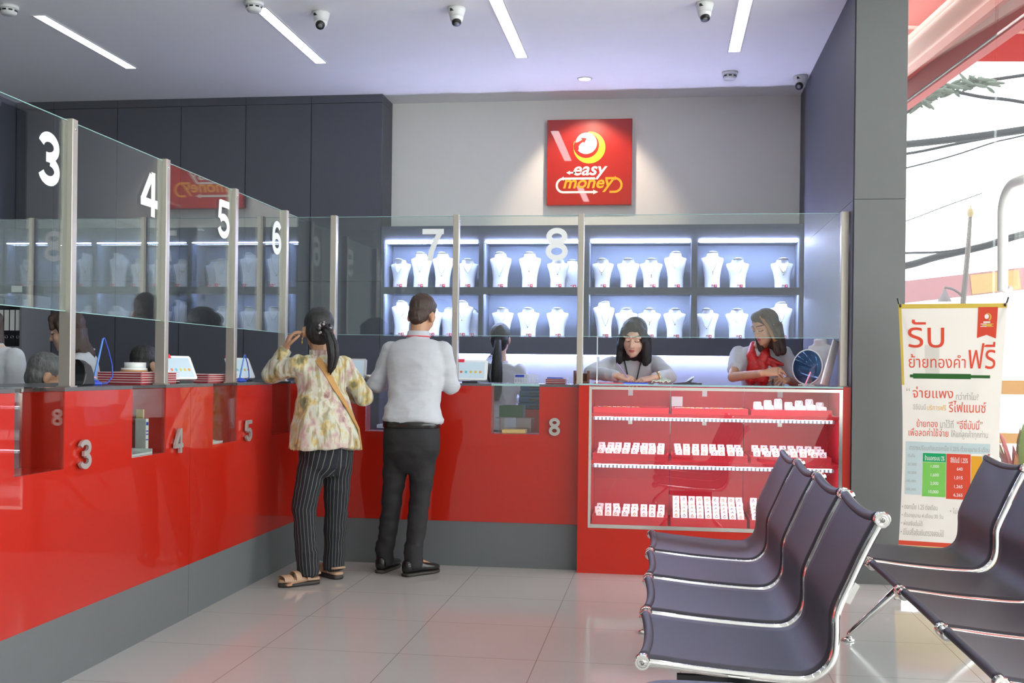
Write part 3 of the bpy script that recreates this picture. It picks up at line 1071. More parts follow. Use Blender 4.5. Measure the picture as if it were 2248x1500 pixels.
# ------------------------------------------------------------------ partition posts and panes
XG, YG, GZ0, GZ1 = -2.37, 6.86, 1.463, 2.222
postY = [2.43, 3.265, 4.10, 4.935, 5.785, 6.61]
plab = ['steel partition post outside the picture on the left', 'steel partition post near the left edge of the picture', 'steel partition post beside the figure 3', 'steel partition post beside the figure 4', 'steel partition post beside the figure 5', 'steel partition post beside the figure 6']
def post(x, y, lab, hx=0.025, hy=0.020, top=2.232, z0=ZT):
    b = B()
    b.box(x - hx, x + hx, y - hy, y + hy, z0 + 0.004, top)
    t = thing('partition_post', b, m_steel, lab, 'post', 'partition posts', bev=0.002)
    b = B()
    b.box(x - hx - 0.006, x + hx + 0.006, y - hy - 0.006, y + hy + 0.006, z0 + 0.0003, z0 + 0.0045)
    part('foot_plate', b, m_steel, t)
    b = B()
    b.cyl((x + hx - 0.001, y, top - 0.04), (x + hx + 0.003, y, top - 0.04), 0.006, n=10)
    part('screw', b, m_chrome, t)


for y, l in zip(postY, plab):
    post(XG, y, l)
postX = [-2.12, -1.314, -0.517]
for x, l in zip(postX, ['steel partition post rising behind the patterned blouse', 'steel partition post right of the figure 7', 'steel partition post at the left end of the jewellery case']):
    post(x, YG, l, 0.019, 0.025)
post(1.086, YG, 'steel partition post against the grey column', 0.022, 0.025, z0=1.168)


def pane_x(y0, y1, num, ny0, ny1, lab):
    b = B()
    b.box(XG - 0.004, XG + 0.004, y0, y1, GZ0, GZ1)
    t = thing('partition_pane', b, m_glass, lab, 'glass pane', 'glass partition panes')
    b = B()
    b.box(XG - 0.004, XG + 0.004, y0, y1, GZ1 + 0.0003, GZ1 + 0.003)
    b.box(XG - 0.004, XG + 0.004, y0, y1, GZ0 - 0.003, GZ0 - 0.0003)
    part('polished_edge', b, m_gedge, t)
    if num:
        b = B()
        digit(num, b, V((XG + 0.0046, ny0, 1.940)), Y, Z, X, ny1 - ny0, 0.207, 0.0006)
        part('number_decal', b, m_white, t, 'white figure %s' % num)


yy = [2.43, 3.265, 4.10, 4.935, 5.785, 6.61]
pane_x(2.452, 3.243, '2', 3.0, 3.16, 'glass partition pane outside the picture on the left')
pane_x(3.287, 4.078, '3', 3.872, 4.022, 'glass partition pane with the white figure 3')
pane_x(4.122, 4.913, '4', 4.698, 4.865, 'glass partition pane with the white figure 4')
pane_x(4.957, 5.763, '5', 5.565, 5.728, 'glass partition pane with the white figure 5')
pane_x(5.807, 6.588, '6', 6.392, 6.548, 'glass partition pane with the white figure 6')
pane_x(6.632, 6.853, None, 0, 0, 'narrow glass pane in the corner right of the figure 6')


def pane_y(x0, x1, num, nx, lab, z0=GZ0):
    b = B()
    b.box(x0, x1, YG - 0.004, YG + 0.004, z0, GZ1)
    t = thing('partition_pane', b, m_glass, lab, 'glass pane', 'glass partition panes')
    b = B()
    b.box(x0, x1, YG - 0.004, YG + 0.004, GZ1 + 0.0003, GZ1 + 0.003)
    b.box(x0, x1, YG - 0.004, YG + 0.004, z0 - 0.003, z0 - 0.0003)
    part('polished_edge', b, m_gedge, t)
    if num:
        b = B()
        digit(num, b, V((nx, YG - 0.0046, 1.938)), X, Z, -Y, 0.140, 0.205, 0.0006, st=0.17)
        part('number_decal', b, m_white, t, 'white figure %s' % num)


pane_y(-2.365, -2.141, None, 0, 'narrow glass pane in the corner of the back partition')
pane_y(-2.099, -1.335, '7', -1.536, 'glass partition pane with the white figure 7')
pane_y(-1.293, -0.538, '8', -0.741, 'glass partition pane with the white figure 8')
pane_y(-0.496, 1.062, None, 0, 'wide unnumbered glass pane above the jewellery case')
b = B()
b.box(-0.4075, -0.4015, 6.80, 6.98, 1.1685, 1.458)
t = thing('glass_divider', b, m_cglass, 'small upright glass divider on the left end of the jewellery case', 'divider')
b = B()
b.box(-0.4075, -0.4015, 6.7965, 6.7997, 1.1685, 1.458)
part('polished_edge', b, M('bright_glass_edge', (0.6, 0.66, 0.66), rough=0.2), t)

# ================================================================== jewellery case
CX0, CX1, CY0, CY1 = -0.511, 1.113, 6.73, 7.36
b = B()
b.box(CX0, CX1, CY0, CY1, 0.0, 0.279)
b.box(CX0, CX0 + 0.064, CY0, CY1, 0.279, 1.150)
b.box(CX1 - 0.046, CX1, CY0, CY1, 0.279, 1.166)
b.box(CX0, CX0 + 0.0635, CY0, CY1, 1.150, 1.157)
case = thing('jewellery_case', b, m_redm, 'red glass-fronted jewellery case with three lit tiers at the end of the counter', 'display case')
ix0, ix1 = CX0 + 0.064, CX1 - 0.046
b = B()
b.box(ix0, ix0 + 0.016, CY0 - 0.002, CY0 + 0.02, 0.280, 1.150)
b.box(ix1 - 0.020, ix1, CY0 - 0.002, CY0 + 0.02, 0.280, 1.150)
b.box(ix0 + 0.0165, ix1 - 0.0205, CY0 - 0.002, CY0 + 0.02, 0.280, 0.303)
b.box(ix0 + 0.0165, ix1 - 0.0205, CY0 - 0.002, CY0 + 0.02, 1.132, 1.150)
part('steel_frame', b, m_mirrorsteel, case, 'polished steel frame around the front glass')
b = B()
b.box(ix0 + 0.0165, ix1 - 0.0205, CY0 + 0.004, CY0 + 0.010, 0.3035, 1.1315)
part('front_glass', b, m_cglass, case)
b = B()
b.box(CX0 + 0.001, CX1 - 0.0465, CY0 - 0.004, CY1, 1.1575, 1.1675)
part('top_glass', b, m_cglass, case)
b = B()
b.box(CX0 + 0.001, CX1 - 0.0465, CY0 - 0.0055, CY0 - 0.0042, 1.1575, 1.1675)
part('top_glass_edge', b, m_gedge, case)
b = B()
for q in ((ix0, 0.0515), (0.0545, 0.5285), (0.5315, ix1)):
    b.box(q[0] + 0.0005, q[1], 7.305, 7.325, 0.281, 1.148)
part('back_panel', b, m_redin, case, 'red sliding back panels')
for q in (-0.21, 0.275, 0.76):
    b = B()
    b.box(q - 0.016, q + 0.016, 7.298, 7.304, 1.085, 1.125)
    part('lock_plate', b, m_card, case, 'small white lock plate')
    b = B()
    b.box(q - 0.014, q + 0.014, 7.298, 7.304, 0.895, 0.93)
    part('lock_plate', b, m_mirrorsteel, case, 'small steel lock plate')
for q0, q1 in ((ix0 + 0.0005, ix0 + 0.003), (ix1 - 0.003, ix1 - 0.0005)):
    b = B()
    b.box(q0, q1, CY0 + 0.021, 7.304, 0.2815, 1.148)
    part('side_lining', b, m_redin, case)
m_ledgrey = M('led_profile_grey', (0.30, 0.32, 0.42), rough=0.4)
def case_strip(z0, z1, y, parent, n=66):
    b = B()
    b.box(ix0 + 0.02, ix1 - 0.035, y, y + 0.006, z0, z1)
    s = part('led_profile', b, m_ledgrey, parent)
    b = B()
    L = ix1 - ix0 - 0.07
    for i in range(n):
        xx = ix0 + 0.028 + L * (i + 0.5) / n
        b.box(xx - 0.0055, xx + 0.0055, y - 0.0012, y - 0.0002, z0 + 0.002, z1 - 0.002)
    part('led_lamps', b, m_ledc, s if s.parent == case else parent)


for z, zl in ((0.962, 0.941), (0.668, 0.645)):
    b = B()
    b.box(ix0 + 0.004, ix1 - 0.004, 6.812, 7.303, z, z + 0.022)
    s = part('shelf', b, m_redin, case, 'red inner shelf')
    b = B()
    b.box(ix0 + 0.02, ix1 - 0.035, 6.812, 6.820, zl, zl + 0.020)
    q = part('led_profile', b, m_ledgrey, case)
    b = B()
    n = 60
    L = ix1 - ix0 - 0.07
    for i in range(n):
        xx = ix0 + 0.028 + L * (i + 0.5) / n
        b.box(xx - 0.006, xx + 0.006, 6.8095, 6.8115, zl + 0.002, zl + 0.018)
    part('led_lamps', b, m_ledc, q)
    b = B()
    b.box(ix0 + 0.03, ix1 - 0.045, 6.8215, 6.842, z - 0.006, z - 0.001)
    part('added_fill_bar', b, m_casefill, q)  # unseen glowing bar added behind the diodes to light the tier below
b = B()
b.box(ix0 + 0.03, ix1 - 0.04, CY0 + 0.047, CY0 + 0.067, 1.142, 1.147)
part('added_fill_bar', b, m_casefill, case)  # unseen glowing bar added under the top glass to light the top tier
b = B()
b.box(ix0 + 0.02, ix1 - 0.03, CY0 + 0.021, CY0 + 0.045, 1.138, 1.148)
q = part('led_profile', b, m_ledgrey, case)
b = B()
for k in range(2):
    for i in range(56):
        xx = ix0 + 0.03 + (ix1 - ix0 - 0.07) * (i + 0.5) / 56
        b.box(xx - 0.005, xx + 0.005, CY0 + 0.024 + k * 0.011, CY0 + 0.031 + k * 0.011, 1.1345, 1.1375)
part('led_lamps', b, m_ledc, q)

# trays and their contents
tx = [(-0.428, 0.040), (0.058, 0.522), (0.540, 1.020)]
levels = [(0.985, 'top', 0.036), (0.691, 'middle', 0.042), (0.281, 'bottom', 0.062)]
lev = ['left', 'middle', 'right']
def card_mesh():
    b = B()
    c, s = math.cos(0.5), math.sin(0.5)
    b.obox((0, 0.008, 0.0195), X * 0.0205, V((0, c, -s)) * 0.0055, V((0, s, c)) * 0.0210, 0)
    b.box(-0.0205, 0.0205, -0.004, 0.022, 0.0, 0.003, 0)
    pts = [V((0.0075 * math.cos(t), -0.0015, 0.021 + 0.0065 * math.sin(t))) for t in [i * math.pi / 6 for i in range(12)]]
    b.tube(pts, 0.0017, 5, 1, closed=True)
    b.ell((0, -0.001, 0.0295), 0.0035, 0.003, 0.003, nu=8, nv=6, mi=2)
    return b


m_jadeblue = M('blue_gem', (0.05, 0.12, 0.30), rough=0.1)
m_redgem = M('red_gem', (0.45, 0.01, 0.03), rough=0.1)
protos = []
for g, st in ((m_gold, m_silver), (m_silver, m_redgem), (m_silver, m_jadeblue), (m_gold, m_gold)):
    o = thing('ring_card', card_mesh(), [m_card, g, st], '', 'jewellery card', '', base=(0, 0, 0))
    protos.append(o)
rr = random.Random(5)


def card(x, y, z, label, group, tilt=0.0):
    o = dup(protos[rr.choice((0, 0, 1, 2, 3))], (x, y, z), label, rr.uniform(-0.22, 0.22) + tilt, group)
    return o


for (z, ln, h) in levels:
    for i, (x0, x1) in enumerate(tx):
        y0, y1 = 6.826, 7.22
        b = B()
        b.box(x0, x1, y0, y1, z, z + h - 0.012)
        b.box(x0, x1, y0, y0 + 0.010, z + h - 0.012, z + h)
        b.box(x0, x1, y1 - 0.010, y1, z + h - 0.012, z + h)
        b.box(x0, x0 + 0.010, y0 + 0.01, y1 - 0.01, z + h - 0.012, z + h)
        b.box(x1 - 0.010, x1, y0 + 0.01, y1 - 0.01, z + h - 0.012, z + h)
        what = {('top', 0): 'holding thin bangles', ('top', 1): 'filled with bracelets', ('top', 2): 'holding white earring stands'}.get((ln, i), 'of ring cards')
        zz = z + h - 0.0115
        tr = thing('jewellery_tray', b, m_redin, '%s red tray %s on the %s tier of the jewellery case' % (lev[i], what, ln), 'tray', 'red trays in the case')
        b = B()
        b.box(x0 + 0.011, x1 - 0.011, y0 + 0.011, y1 - 0.011, z + h - 0.0119, z + h - 0.0105)
        part('tray_lining', b, M('pink_tray_lining', (0.62, 0.20, 0.32), rough=0.8) if (ln, i) in (('bottom', 1), ('bottom', 2)) else m_redin, tr)
        gname = '%s tray of the %s case tier' % (lev[i], ln)
        zz = z + h - 0.010
        if ln == 'middle':
            for r in range(3):
                for k in range(8):
                    card(x0 + 0.045 + (x1 - x0 - 0.09) * k / 7 + rr.uniform(-0.006, 0.006), y0 + 0.035 + r * 0.10 + rr.uniform(-0.004, 0.012), zz + 0.0005 + 0.011 * r, 'white ring card standing in the ' + gname, 'ring cards in the ' + gname)
        elif ln == 'bottom' and i == 0:
            for r in range(3):
                for k in range(8):
                    card(x0 + 0.040 + (x1 - x0 - 0.08) * k / 7 + rr.uniform(-0.006, 0.006), y0 + 0.030 + r * 0.075 + rr.uniform(-0.002, 0.010), zz + 0.0005 + 0.012 * r, 'white ring card standing in the ' + gname, 'ring cards in the ' + gname)
        elif ln == 'bottom':
            b = B()
            b.box(x0 + 0.012, x1 - 0.012, y0 + 0.19, y1 - 0.012, zz, zz + 0.080)
            part('raised_step', b, m_redin, tr)
            for r in range(4):
                for k in range(9):
                    card(x0 + 0.035 + (x1 - x0 - 0.07) * k / 8, y0 + 0.032 + r * 0.041, zz + 0.0005 + 0.017 * r, 'white ring card on the flat of the ' + gname, 'ring cards on the flat of the ' + gname)
            for k in range(9):
                card(x0 + 0.035 + (x1 - x0 - 0.07) * k / 8, y0 + 0.215, zz + 0.0805, 'white ring card on the raised step, ' + gname, 'ring cards on the step of the ' + gname)
        elif i < 2:
            for k in range(14):
                b = B()
                cx = x0 + 0.04 + (x1 - x0 - 0.08) * k / 13
                if i == 0 and k > 8:
                    continue
                R = 0.030
                cy = y0 + 0.05 + 0.03 * (k % 2)
                pts = [V((cx + R * 0.8 * math.cos(t), cy + R * math.sin(t), zz + 0.0075 + 0.004 * math.sin(t * 1.0))) for t in [q * math.pi / 9 for q in range(18)]]
                b.tube(pts, 0.0030 if i else 0.0022, 6, closed=True)
                thing('bracelet', b, [m_gold if k % 3 else m_silver], ('thin bangle' if i == 0 else 'gold or silver bracelet') + ' lying in the ' + gname, 'bracelet', 'bracelets in the ' + gname)
        else:
            for r in range(2):
                for k in range(7):
                    if r == 0 and k in (2,):
                        continue
                    hh = (0.036 if r == 0 else 0.064) * (1.0 + 0.25 * ((k * 7 + r * 3) % 3 - 1) * 0.6)
                    cx, cy = x0 + 0.05 + (x1 - x0 - 0.10) * k / 6, y0 + 0.05 + r * 0.11
                    b = B()
                    prof = [(0, 0.027, 0.014), (hh * 0.5, 0.026, 0.011), (hh * 0.9, 0.024, 0.008), (hh, 0.019, 0.006)]
                    b.loft([B.ring((cx, cy + 0.25 * q[0], zz + 0.0005 + q[0]), X * q[1], Y * q[2], 16, 3) for q in prof])
                    o = thing('earring_stand', b, m_bust, 'white padded stand in the %s row, %s' % (['front', 'back'][r], gname), 'jewellery stand', '%s row of stands in the %s' % (['front', 'back'][r], gname))
                    b = B()
                    pts = [V((cx + 0.016 * t, cy + 0.25 * hh * (1 - 0.75 * (1 - abs(t) ** 2)) - 0.0135, zz + hh * (0.92 - 0.45 * (1 - abs(t) ** 2)))) for t in [-1 + q / 4 for q in range(9)]]
                    b.tube(pts, 0.0014, 5)
                    part('chain', b, m_silver, o)
for o in protos:
    bpy.data.objects.remove(o)
b = B()                                      # white price sheet inside the top tier
b.obox((0.095, 7.235, 1.052), X * 0.036, V((0, 0.002, 0)), Z * 0.032)
thing('price_sheet', b, m_card, 'small white price sheet leaning behind the bracelets in the case', 'paper')

# ================================================================== things on the counters
def tray_stack(x, y, n, w, d, z, mat, rim, lab, ax=0):
    for k in range(n):
        b = B()
        zz = z + 0.0008 + k * 0.0115
        b.box(x - w / 2 + 0.012, x + w / 2 - 0.012, y - d / 2 + 0.012, y + d / 2 - 0.012, zz, zz + 0.0075)
        t = thing('money_tray', b, mat, lab % ['lowest', 'second from below', 'third from below', 'fourth from below', 'topmost'][k if k < n - 1 else 4], 'tray', lab.split(',')[0])
        b = B()
        b.box(x - w / 2, x + w / 2, y - d / 2, y - d / 2 + 0.0115, zz + 0.0076, zz + 0.0108)
        b.box(x - w / 2, x + w / 2, y + d / 2 - 0.0115, y + d / 2, zz + 0.0076, zz + 0.0108)
        b.box(x - w / 2, x - w / 2 + 0.0115, y - d / 2 + 0.0115, y + d / 2 - 0.0115, zz + 0.0076, zz + 0.0108)
        b.box(x + w / 2 - 0.0115, x + w / 2, y - d / 2 + 0.0115, y + d / 2 - 0.0115, zz + 0.0076, zz + 0.0108)
        part('rim', b, rim, t, 'pale clear rim')


# trays stay clear of the partition posts: they lie on the customer side strip and behind it
tray_stack(-2.53, 5.02, 5, 0.24, 0.40, ZT, m_traypink, m_trayclear, 'pink clear tray in the stack under the white tape roll, %s')
tray_stack(-2.53, 5.78, 4, 0.24, 0.40, ZT, m_traypink, m_trayclear, 'pink clear tray in the stack between the two counter tablets, %s')
tray_stack(-0.68, 7.02, 3, 0.15, 0.13, ZT, m_traypink, m_trayclear, 'pink tray in the small stack by the brown rack, %s')
b = B()
zz = ZT + 0.0008 + 3 * 0.0115 + 0.0002
b.box(-0.735, -0.635, 6.97, 7.07, zz, zz + 0.008)
thing('blue_tray', b, m_blue, 'flat blue tray on top of the small pink stack', 'tray', bev=0.002)
zt = ZT + 0.0008 + 5 * 0.0115 + 0.0002
b = B()
b.cyl((-2.50, 4.92, zt), (-2.50, 4.92, zt + 0.008), 0.062)
t = thing('tape_roll', b, m_gold if False else M('tan_core', (0.45, 0.25, 0.10)), 'white tape roll lying on the pink tray stack', 'roll')
b = B()
b.cyl((-2.50, 4.92, zt + 0.0082), (-2.50, 4.92, zt + 0.018), 0.060)
b.cyl((-2.50, 4.93, zt + 0.018), (-2.50, 4.93, zt + 0.045), 0.050)
part('white_wraps', b, m_wplastic, t)


def tablet(c, u, tilt, lab, w=0.205, h=0.132, icons=True, group='rating tablets on stands'):
    """c = foot point on the worktop, u = direction of the long side"""
    u = V(u).normalized()
    n = V((u.y, -u.x, 0))                 # screen faces this way
    up = (Z * math.cos(tilt) - n * math.sin(tilt)).normalized()
    fn = u.cross(up) if u.cross(up).dot(n) > 0 else -u.cross(up)
    c = V(c)
    o = c + Z * 0.018 + n * 0.02
    b = B()
    b.prism([(-w / 2 + 0.008, 0), (w / 2 - 0.008, 0), (w / 2, 0.008), (w / 2, h - 0.008), (w / 2 - 0.008, h), (-w / 2 + 0.008, h), (-w / 2, h - 0.008), (-w / 2, 0.008)], o, u, up, fn, 0.009)
    t = thing('tablet', b, m_wplastic, lab, 'tablet', group, base=c)
    b = B()
    b.prism([(-w / 2 + 0.018, 0.012), (w / 2 - 0.018, 0.012), (w / 2 - 0.018, h - 0.012), (-w / 2 + 0.018, h - 0.012)], o + fn * 0.0092, u, up, fn, 0.0006)
    s = part('screen', b, m_screen, t)
    if icons:
        cols = [(0.65, 0.20, 0.10), (0.15, 0.45, 0.55), (0.55, 0.50, 0.10), (0.62, 0.48, 0.08), (0.68, 0.32, 0.08)]
        for i, cc in enumerate(cols):
            b = B()
            q = o + u * (-0.062 + 0.031 * i) + up * (h * 0.40) + fn * 0.0099
            b.prism(arc(0, 0, 0.009, 0, 330, 11), q, u, up, fn, 0.0004)
            part('rating_icon', b, M('icon_%d' % i, cc, rough=0.6), s)
    b = B()
    b.obox(o + u * (-w / 2 + 0.032) + up * (h - 0.004) + fn * 0.0105, u * 0.030, up * 0.011, fn * 0.001)
    part('red_sticker', b, m_tagred, t)
    b = B()
    b.obox(c + Z * 0.007 + n * 0.012, u * 0.05, n * 0.035, Z * 0.0068)
    part('stand_base', b, m_black, t)
    b = B()
    b.tube([c + Z * 0.008 - n * 0.055, c + Z * 0.05 - n * 0.062, c + Z * 0.10 - n * 0.045, o + up * (h * 0.72) - fn * 0.001], 0.006, 8)
    part('stand_arm', b, m_wplastic, t)
    return t


tablet((-2.46, 5.33, ZT), (0.32, 0.95, 0), 0.45, 'white tablet on a stand between posts 4 and 5')
tablet((-2.47, 6.17, ZT), (0.32, 0.95, 0), 0.45, 'white tablet behind the blue pen cord near post 6')
tablet((-2.03, 6.98, ZT), (1, 0.05, 0), 0.2, 'white tablet half hidden behind the patterned blouse', icons=False)
tablet((-1.222, 6.93, ZT), (1, 0, 0), 0.28, 'white tablet showing rating faces beside the standing man', w=0.215)

def cord_stand(c, h, lean, lab):
    c = V(c)
    b = B()
    b.loft([B.ring(c + Z * q, X * r, Y * r, 18) for q, r in ((0.0005, 0.035), (0.012, 0.035), (0.022, 0.02), (0.024, 0.012))])
    t = thing('pen_stand', b, m_blue, lab, 'pen stand', base=c)
    b = B()
    L = V(lean)
    top = c + L * 0.6 + Z * h
    b.capsule(c + Z * 0.02, top, 0.006, 0.004, 8)
    part('pen', b, M('pen_blue', (0.08, 0.22, 0.62), rough=0.3), t)
    b = B()
    pts = [top, top + L * 0.1 + Z * 0.005, c + L * 1.0 + Z * h * 0.75, c + L * 1.25 + Z * h * 0.45, c + L * 1.3 + Z * h * 0.18, c + L * 0.9 + Z * 0.008, c + L * 0.3 + Z * 0.006]
    sm = []
    for i in range(len(pts) - 1):
        for q in range(4):
            sm.append(pts[i].lerp(pts[i + 1], q / 4))
    b.tube(sm + [pts[-1]], 0.0032, 7)
    part('cord', b, m_blue, t)


cord_stand((-2.475, 4.50, ZT), 0.205, (0.02, 0.09, 0), 'blue pen on a looped cord behind the scanner by post 3')
cord_stand((-2.43, 6.06, ZT), 0.155, (0.02, 0.06, 0), 'blue pen on a looped cord before the tablet near post 6')

b = B()                                    # black counter scanner
pts = [(0.0, 0.0), (0.085, 0.0), (0.080, 0.05), (0.06, 0.085), (0.02, 0.105), (-0.025, 0.112), (0.012, 0.085), (0.022, 0.05), (0.012, 0.02)]
so_ = V((-2.435, 4.335, ZT + 0.0015))
b.prism(pts, so_, V((0.15, 0.99, 0)), Z, V((-0.99, 0.15, 0)), 0.06)
t = thing('scanner', b, m_black, 'black curved scanner with a green light beside post 3', 'scanner', bev=0.006)
b = B()
b.ell(so_ + V((0.0, 0.045, 0.098)) + V((-0.03, 0, 0.002)), 0.004, 0.004, 0.003, nu=8, nv=6)
part('status_light', b, M('green_led', (0, 0.5, 0.1), emit=(0.05, 1, 0.25), estr=4), t)
b = B()
b.obox(so_ + V((0.009, 0.074, 0.035)), V((0.0008, 0, 0)), V((0.15, 0.99, 0)) * 0.013, Z * 0.002)
part('scan_window', b, M('scan_red', (0.6, 0.1, 0.1), emit=(1, 0.25, 0.2), estr=0.8), t)
b = B()
b.tube([so_ + V(q) for q in ((-0.03, 0.0, 0.098), (-0.03, -0.04, 0.112), (-0.02, -0.10, 0.110), (-0.01, -0.14, 0.07), (-0.01, -0.14, 0.03), (-0.01, -0.12, 0.005))], 0.0035, 8)
part('cable', b, m_black, t)

b = B()                                    # chrome glasses case / bell-like holder on the back counter
b.loft([B.ring((-1.905, 6.955, ZT + q), X * r, Y * r * 0.7, 18) for q, r in ((0.0008, 0.016), (0.012, 0.026), (0.03, 0.030), (0.046, 0.031))])
thing('chrome_cup', b, m_mirrorsteel, 'small shiny cup on the counter left of the man', 'cup')

b = B()                                    # white basket, file rack
for q in range(9):
    b.box(-0.985 + q * 0.018, -0.981 + q * 0.018, 7.27, 7.274, ZT + 0.0008, ZT + 0.055)
    b.box(-0.985 + q * 0.018, -0.981 + q * 0.018, 7.35, 7.354, ZT + 0.0008, ZT + 0.055)
for z in (0.0008, 0.028, 0.055):
    b.box(-0.987, -0.835, 7.268, 7.272, ZT + z, ZT + z + 0.004)
    b.box(-0.987, -0.835, 7.352, 7.356, ZT + z, ZT + z + 0.004)
    b.box(-0.987, -0.983, 7.272, 7.352, ZT + z, ZT + z + 0.004)
    b.box(-0.839, -0.835, 7.272, 7.352, ZT + z, ZT + z + 0.004)
b.box(-0.985, -0.837, 7.272, 7.352, ZT + 0.001, ZT + 0.004)
t = thing('wire_basket', b, m_wplastic, 'small white basket on the back counter beside the ponytail', 'basket')
b = B()
b.obox((-0.95, 7.266, ZT + 0.048), X * 0.03, Y * 0.001, Z * 0.008)
part('label_strip', b, m_blue, t)
b = B()
for x in (-0.565, -0.478):
    b.box(x - 0.004, x + 0.004, 7.02, 7.14, ZT + 0.0008, ZT + 0.088)
b.box(-0.561, -0.482, 7.02, 7.14, ZT + 0.0008, ZT + 0.02)
b.box(-0.561, -0.482, 7.136, 7.14, ZT + 0.02, ZT + 0.07)
thing('wooden_rack', b, m_wood, 'small brown wooden rack behind the post beside the jewellery case', 'rack')

# behind hatch 8 and 4
DZ = 0.7605
b = B()
b.box(-1.05, -0.84, 7.02, 7.22, DZ, DZ + 0.015)
b.box(-1.05, -0.84, 7.02, 7.026, DZ + 0.015, DZ + 0.17)
b.box(-1.05, -0.84, 7.214, 7.22, DZ + 0.015, DZ + 0.17)
b.box(-1.05, -1.044, 7.026, 7.214, DZ + 0.015, DZ + 0.17)
b.box(-0.846, -0.84, 7.026, 7.214, DZ + 0.015, DZ + 0.17)
thing('plastic_box', b, m_clear, 'clear plastic box seen through hatch 8', 'box')
b = B()
b.box(-1.07, -0.82, 7.01, 7.23, DZ + 0.1708, DZ + 0.176)
t = thing('box_lid', b, m_clear, 'clear lid lying on the plastic box in hatch 8', 'lid')
b = B()
zg = DZ + 0.1768
for q in ((-1.055, -0.9, 7.05, 7.056), (-1.055, -0.9, 7.194, 7.2)):
    b.box(q[0], q[1], q[2], q[3], zg, zg + 0.075)
b.box(-1.055, -1.049, 7.056, 7.194, zg, zg + 0.075)
b.box(-0.906, -0.9, 7.056, 7.194, zg, zg + 0.075)
b.box(-1.049, -0.906, 7.056, 7.194, zg, zg + 0.005)
thing('green_box', b, m_green, 'open green plastic box on the clear box in hatch 8', 'box')
b = B()
b.box(-1.01, -0.86, 6.88, 6.99, 0.843, 0.866)
thing('yellow_folder', b, m_yellow, 'thick yellow folder on the sill of hatch 8', 'folder', bev=0.003)
b = B()
b.box(-1.03, -0.73, 7.70, 8.0, 0.0, 0.965)
t = thing('side_cabinet', b, m_redm, 'red pedestal cabinet behind hatch 8', 'cabinet')
for k in range(4):
    b = B()
    z = 0.9658 + k * 0.046
    b.box(-1.02 + 0.005 * k, -0.74, 7.72, 7.98, z, z + 0.044)
    t = thing('storage_case', b, m_bluebox, 'blue storage case behind hatch 8, %s' % ['lowest of its stack', 'second from below', 'third from below', 'topmost of its stack'][k], 'case', 'blue storage cases', bev=0.008)
    b = B()
    b.box(-0.94, -0.84, 7.712, 7.719, z + 0.017, z + 0.029)
    part('handle', b, m_black, t)
b = B()
b.box(-2.50, -2.345, 4.60, 4.80, 0.8385, 0.848)
b.box(-2.50, -2.345, 4.60, 4.605, 0.848, 0.862)
b.box(-2.50, -2.345, 4.795, 4.80, 0.848, 0.862)
thing('paper_tray', b, m_wplastic, 'white paper tray on the sill of hatch 4', 'tray')
b = B()
b.obox((-2.42, 4.845, 0.92), V((0.03, -0.008, 0)), V((0.002, 0.010, 0)), Z * 0.078)
t = thing('booklet', b, m_paper, 'white booklet standing in hatch 4', 'booklet')
b = B()
for k, zz in enumerate((0.975, 0.94, 0.925, 0.90)):
    b.obox((-2.3895, 4.8375, zz), V((0.0004, 0, 0)), V((0.001, 0.008, 0)), Z * (0.008 if k == 0 else 0.003))
part('print', b, m_blue, t)
b = B()
b.obox((-2.44, 4.866, 0.955), V((0.02, -0.005, 0)), V((0.001, 0.004, 0)), Z * 0.085)
thing('yellow_envelope', b, m_yellow, 'yellow envelope behind the booklet in hatch 4', 'envelope')
b = B()
b.box(-2.48, -2.345, 5.46, 5.62, 0.8385, 0.848)
b.ell((-2.41, 5.54, 0.848), 0.055, 0.07, 0.01, nu=16, nv=8)
thing('coin_dish', b, m_wplastic, 'low white dish on the sill of hatch 5', 'dish')

# on the jewellery case
TZ = 1.168
b = B()
b.box(-0.43, -0.10, 6.86, 7.05, TZ, TZ + 0.004)
thing('writing_mat', b, m_traypink, 'pink writing mat under the hands of the writing woman', 'mat')
b = B()
b.box(-0.24, -0.09, 6.775, 6.845, TZ, TZ + 0.010)
thing('receipt_book', b, m_blue, 'blue receipt book at the front of the case top', 'book', bev=0.002)
b = B()
n0, n1 = 8, 6
vs = [V((-0.07 + 0.12 * i / n0, 6.90 + 0.12 * j / n1, TZ + 0.006 + 0.020 * abs(math.sin(i * 1.3 + j * 0.9)) + 0.022 * math.exp(-((i - 5) ** 2 + (j - 3) ** 2) / 3))) for j in range(n1 + 1) for i in range(n0 + 1)]
fs = [(j * (n0 + 1) + i, j * (n0 + 1) + i + 1, (j + 1) * (n0 + 1) + i + 1, (j + 1) * (n0 + 1) + i) for j in range(n1) for i in range(n0)]
b.add(vs, fs, 0, True)
t = thing('polishing_cloth', b, M('pale_green_cloth', (0.42, 0.52, 0.40), rough=0.9, bump=0.3), 'crumpled pale green cloth beside the calculator', 'cloth')
sd = t.modifiers.new('s', 'SOLIDIFY'); sd.thickness = 0.004; sd.offset = 1
b = B()
b.prism([(0, 0), (0.18, 0.0), (0.18, 0.008), (0.11, 0.012), (0.135, 0.05), (0.125, 0.052), (0.085, 0.014), (0, 0.006)], V((0.065, 6.95, TZ + 0.0008)), X, Z, Y, 0.12)
t = thing('card_terminal', b, m_black, 'black desk calculator with a raised display on the case top', 'calculator', bev=0.003)
b = B()
b.obox((0.175, 6.948, TZ + 0.038), V((0.02, 0, 0.012)), Y * 0.001, V((-0.003, 0, 0.004)))
part('display', b, m_screen, t)
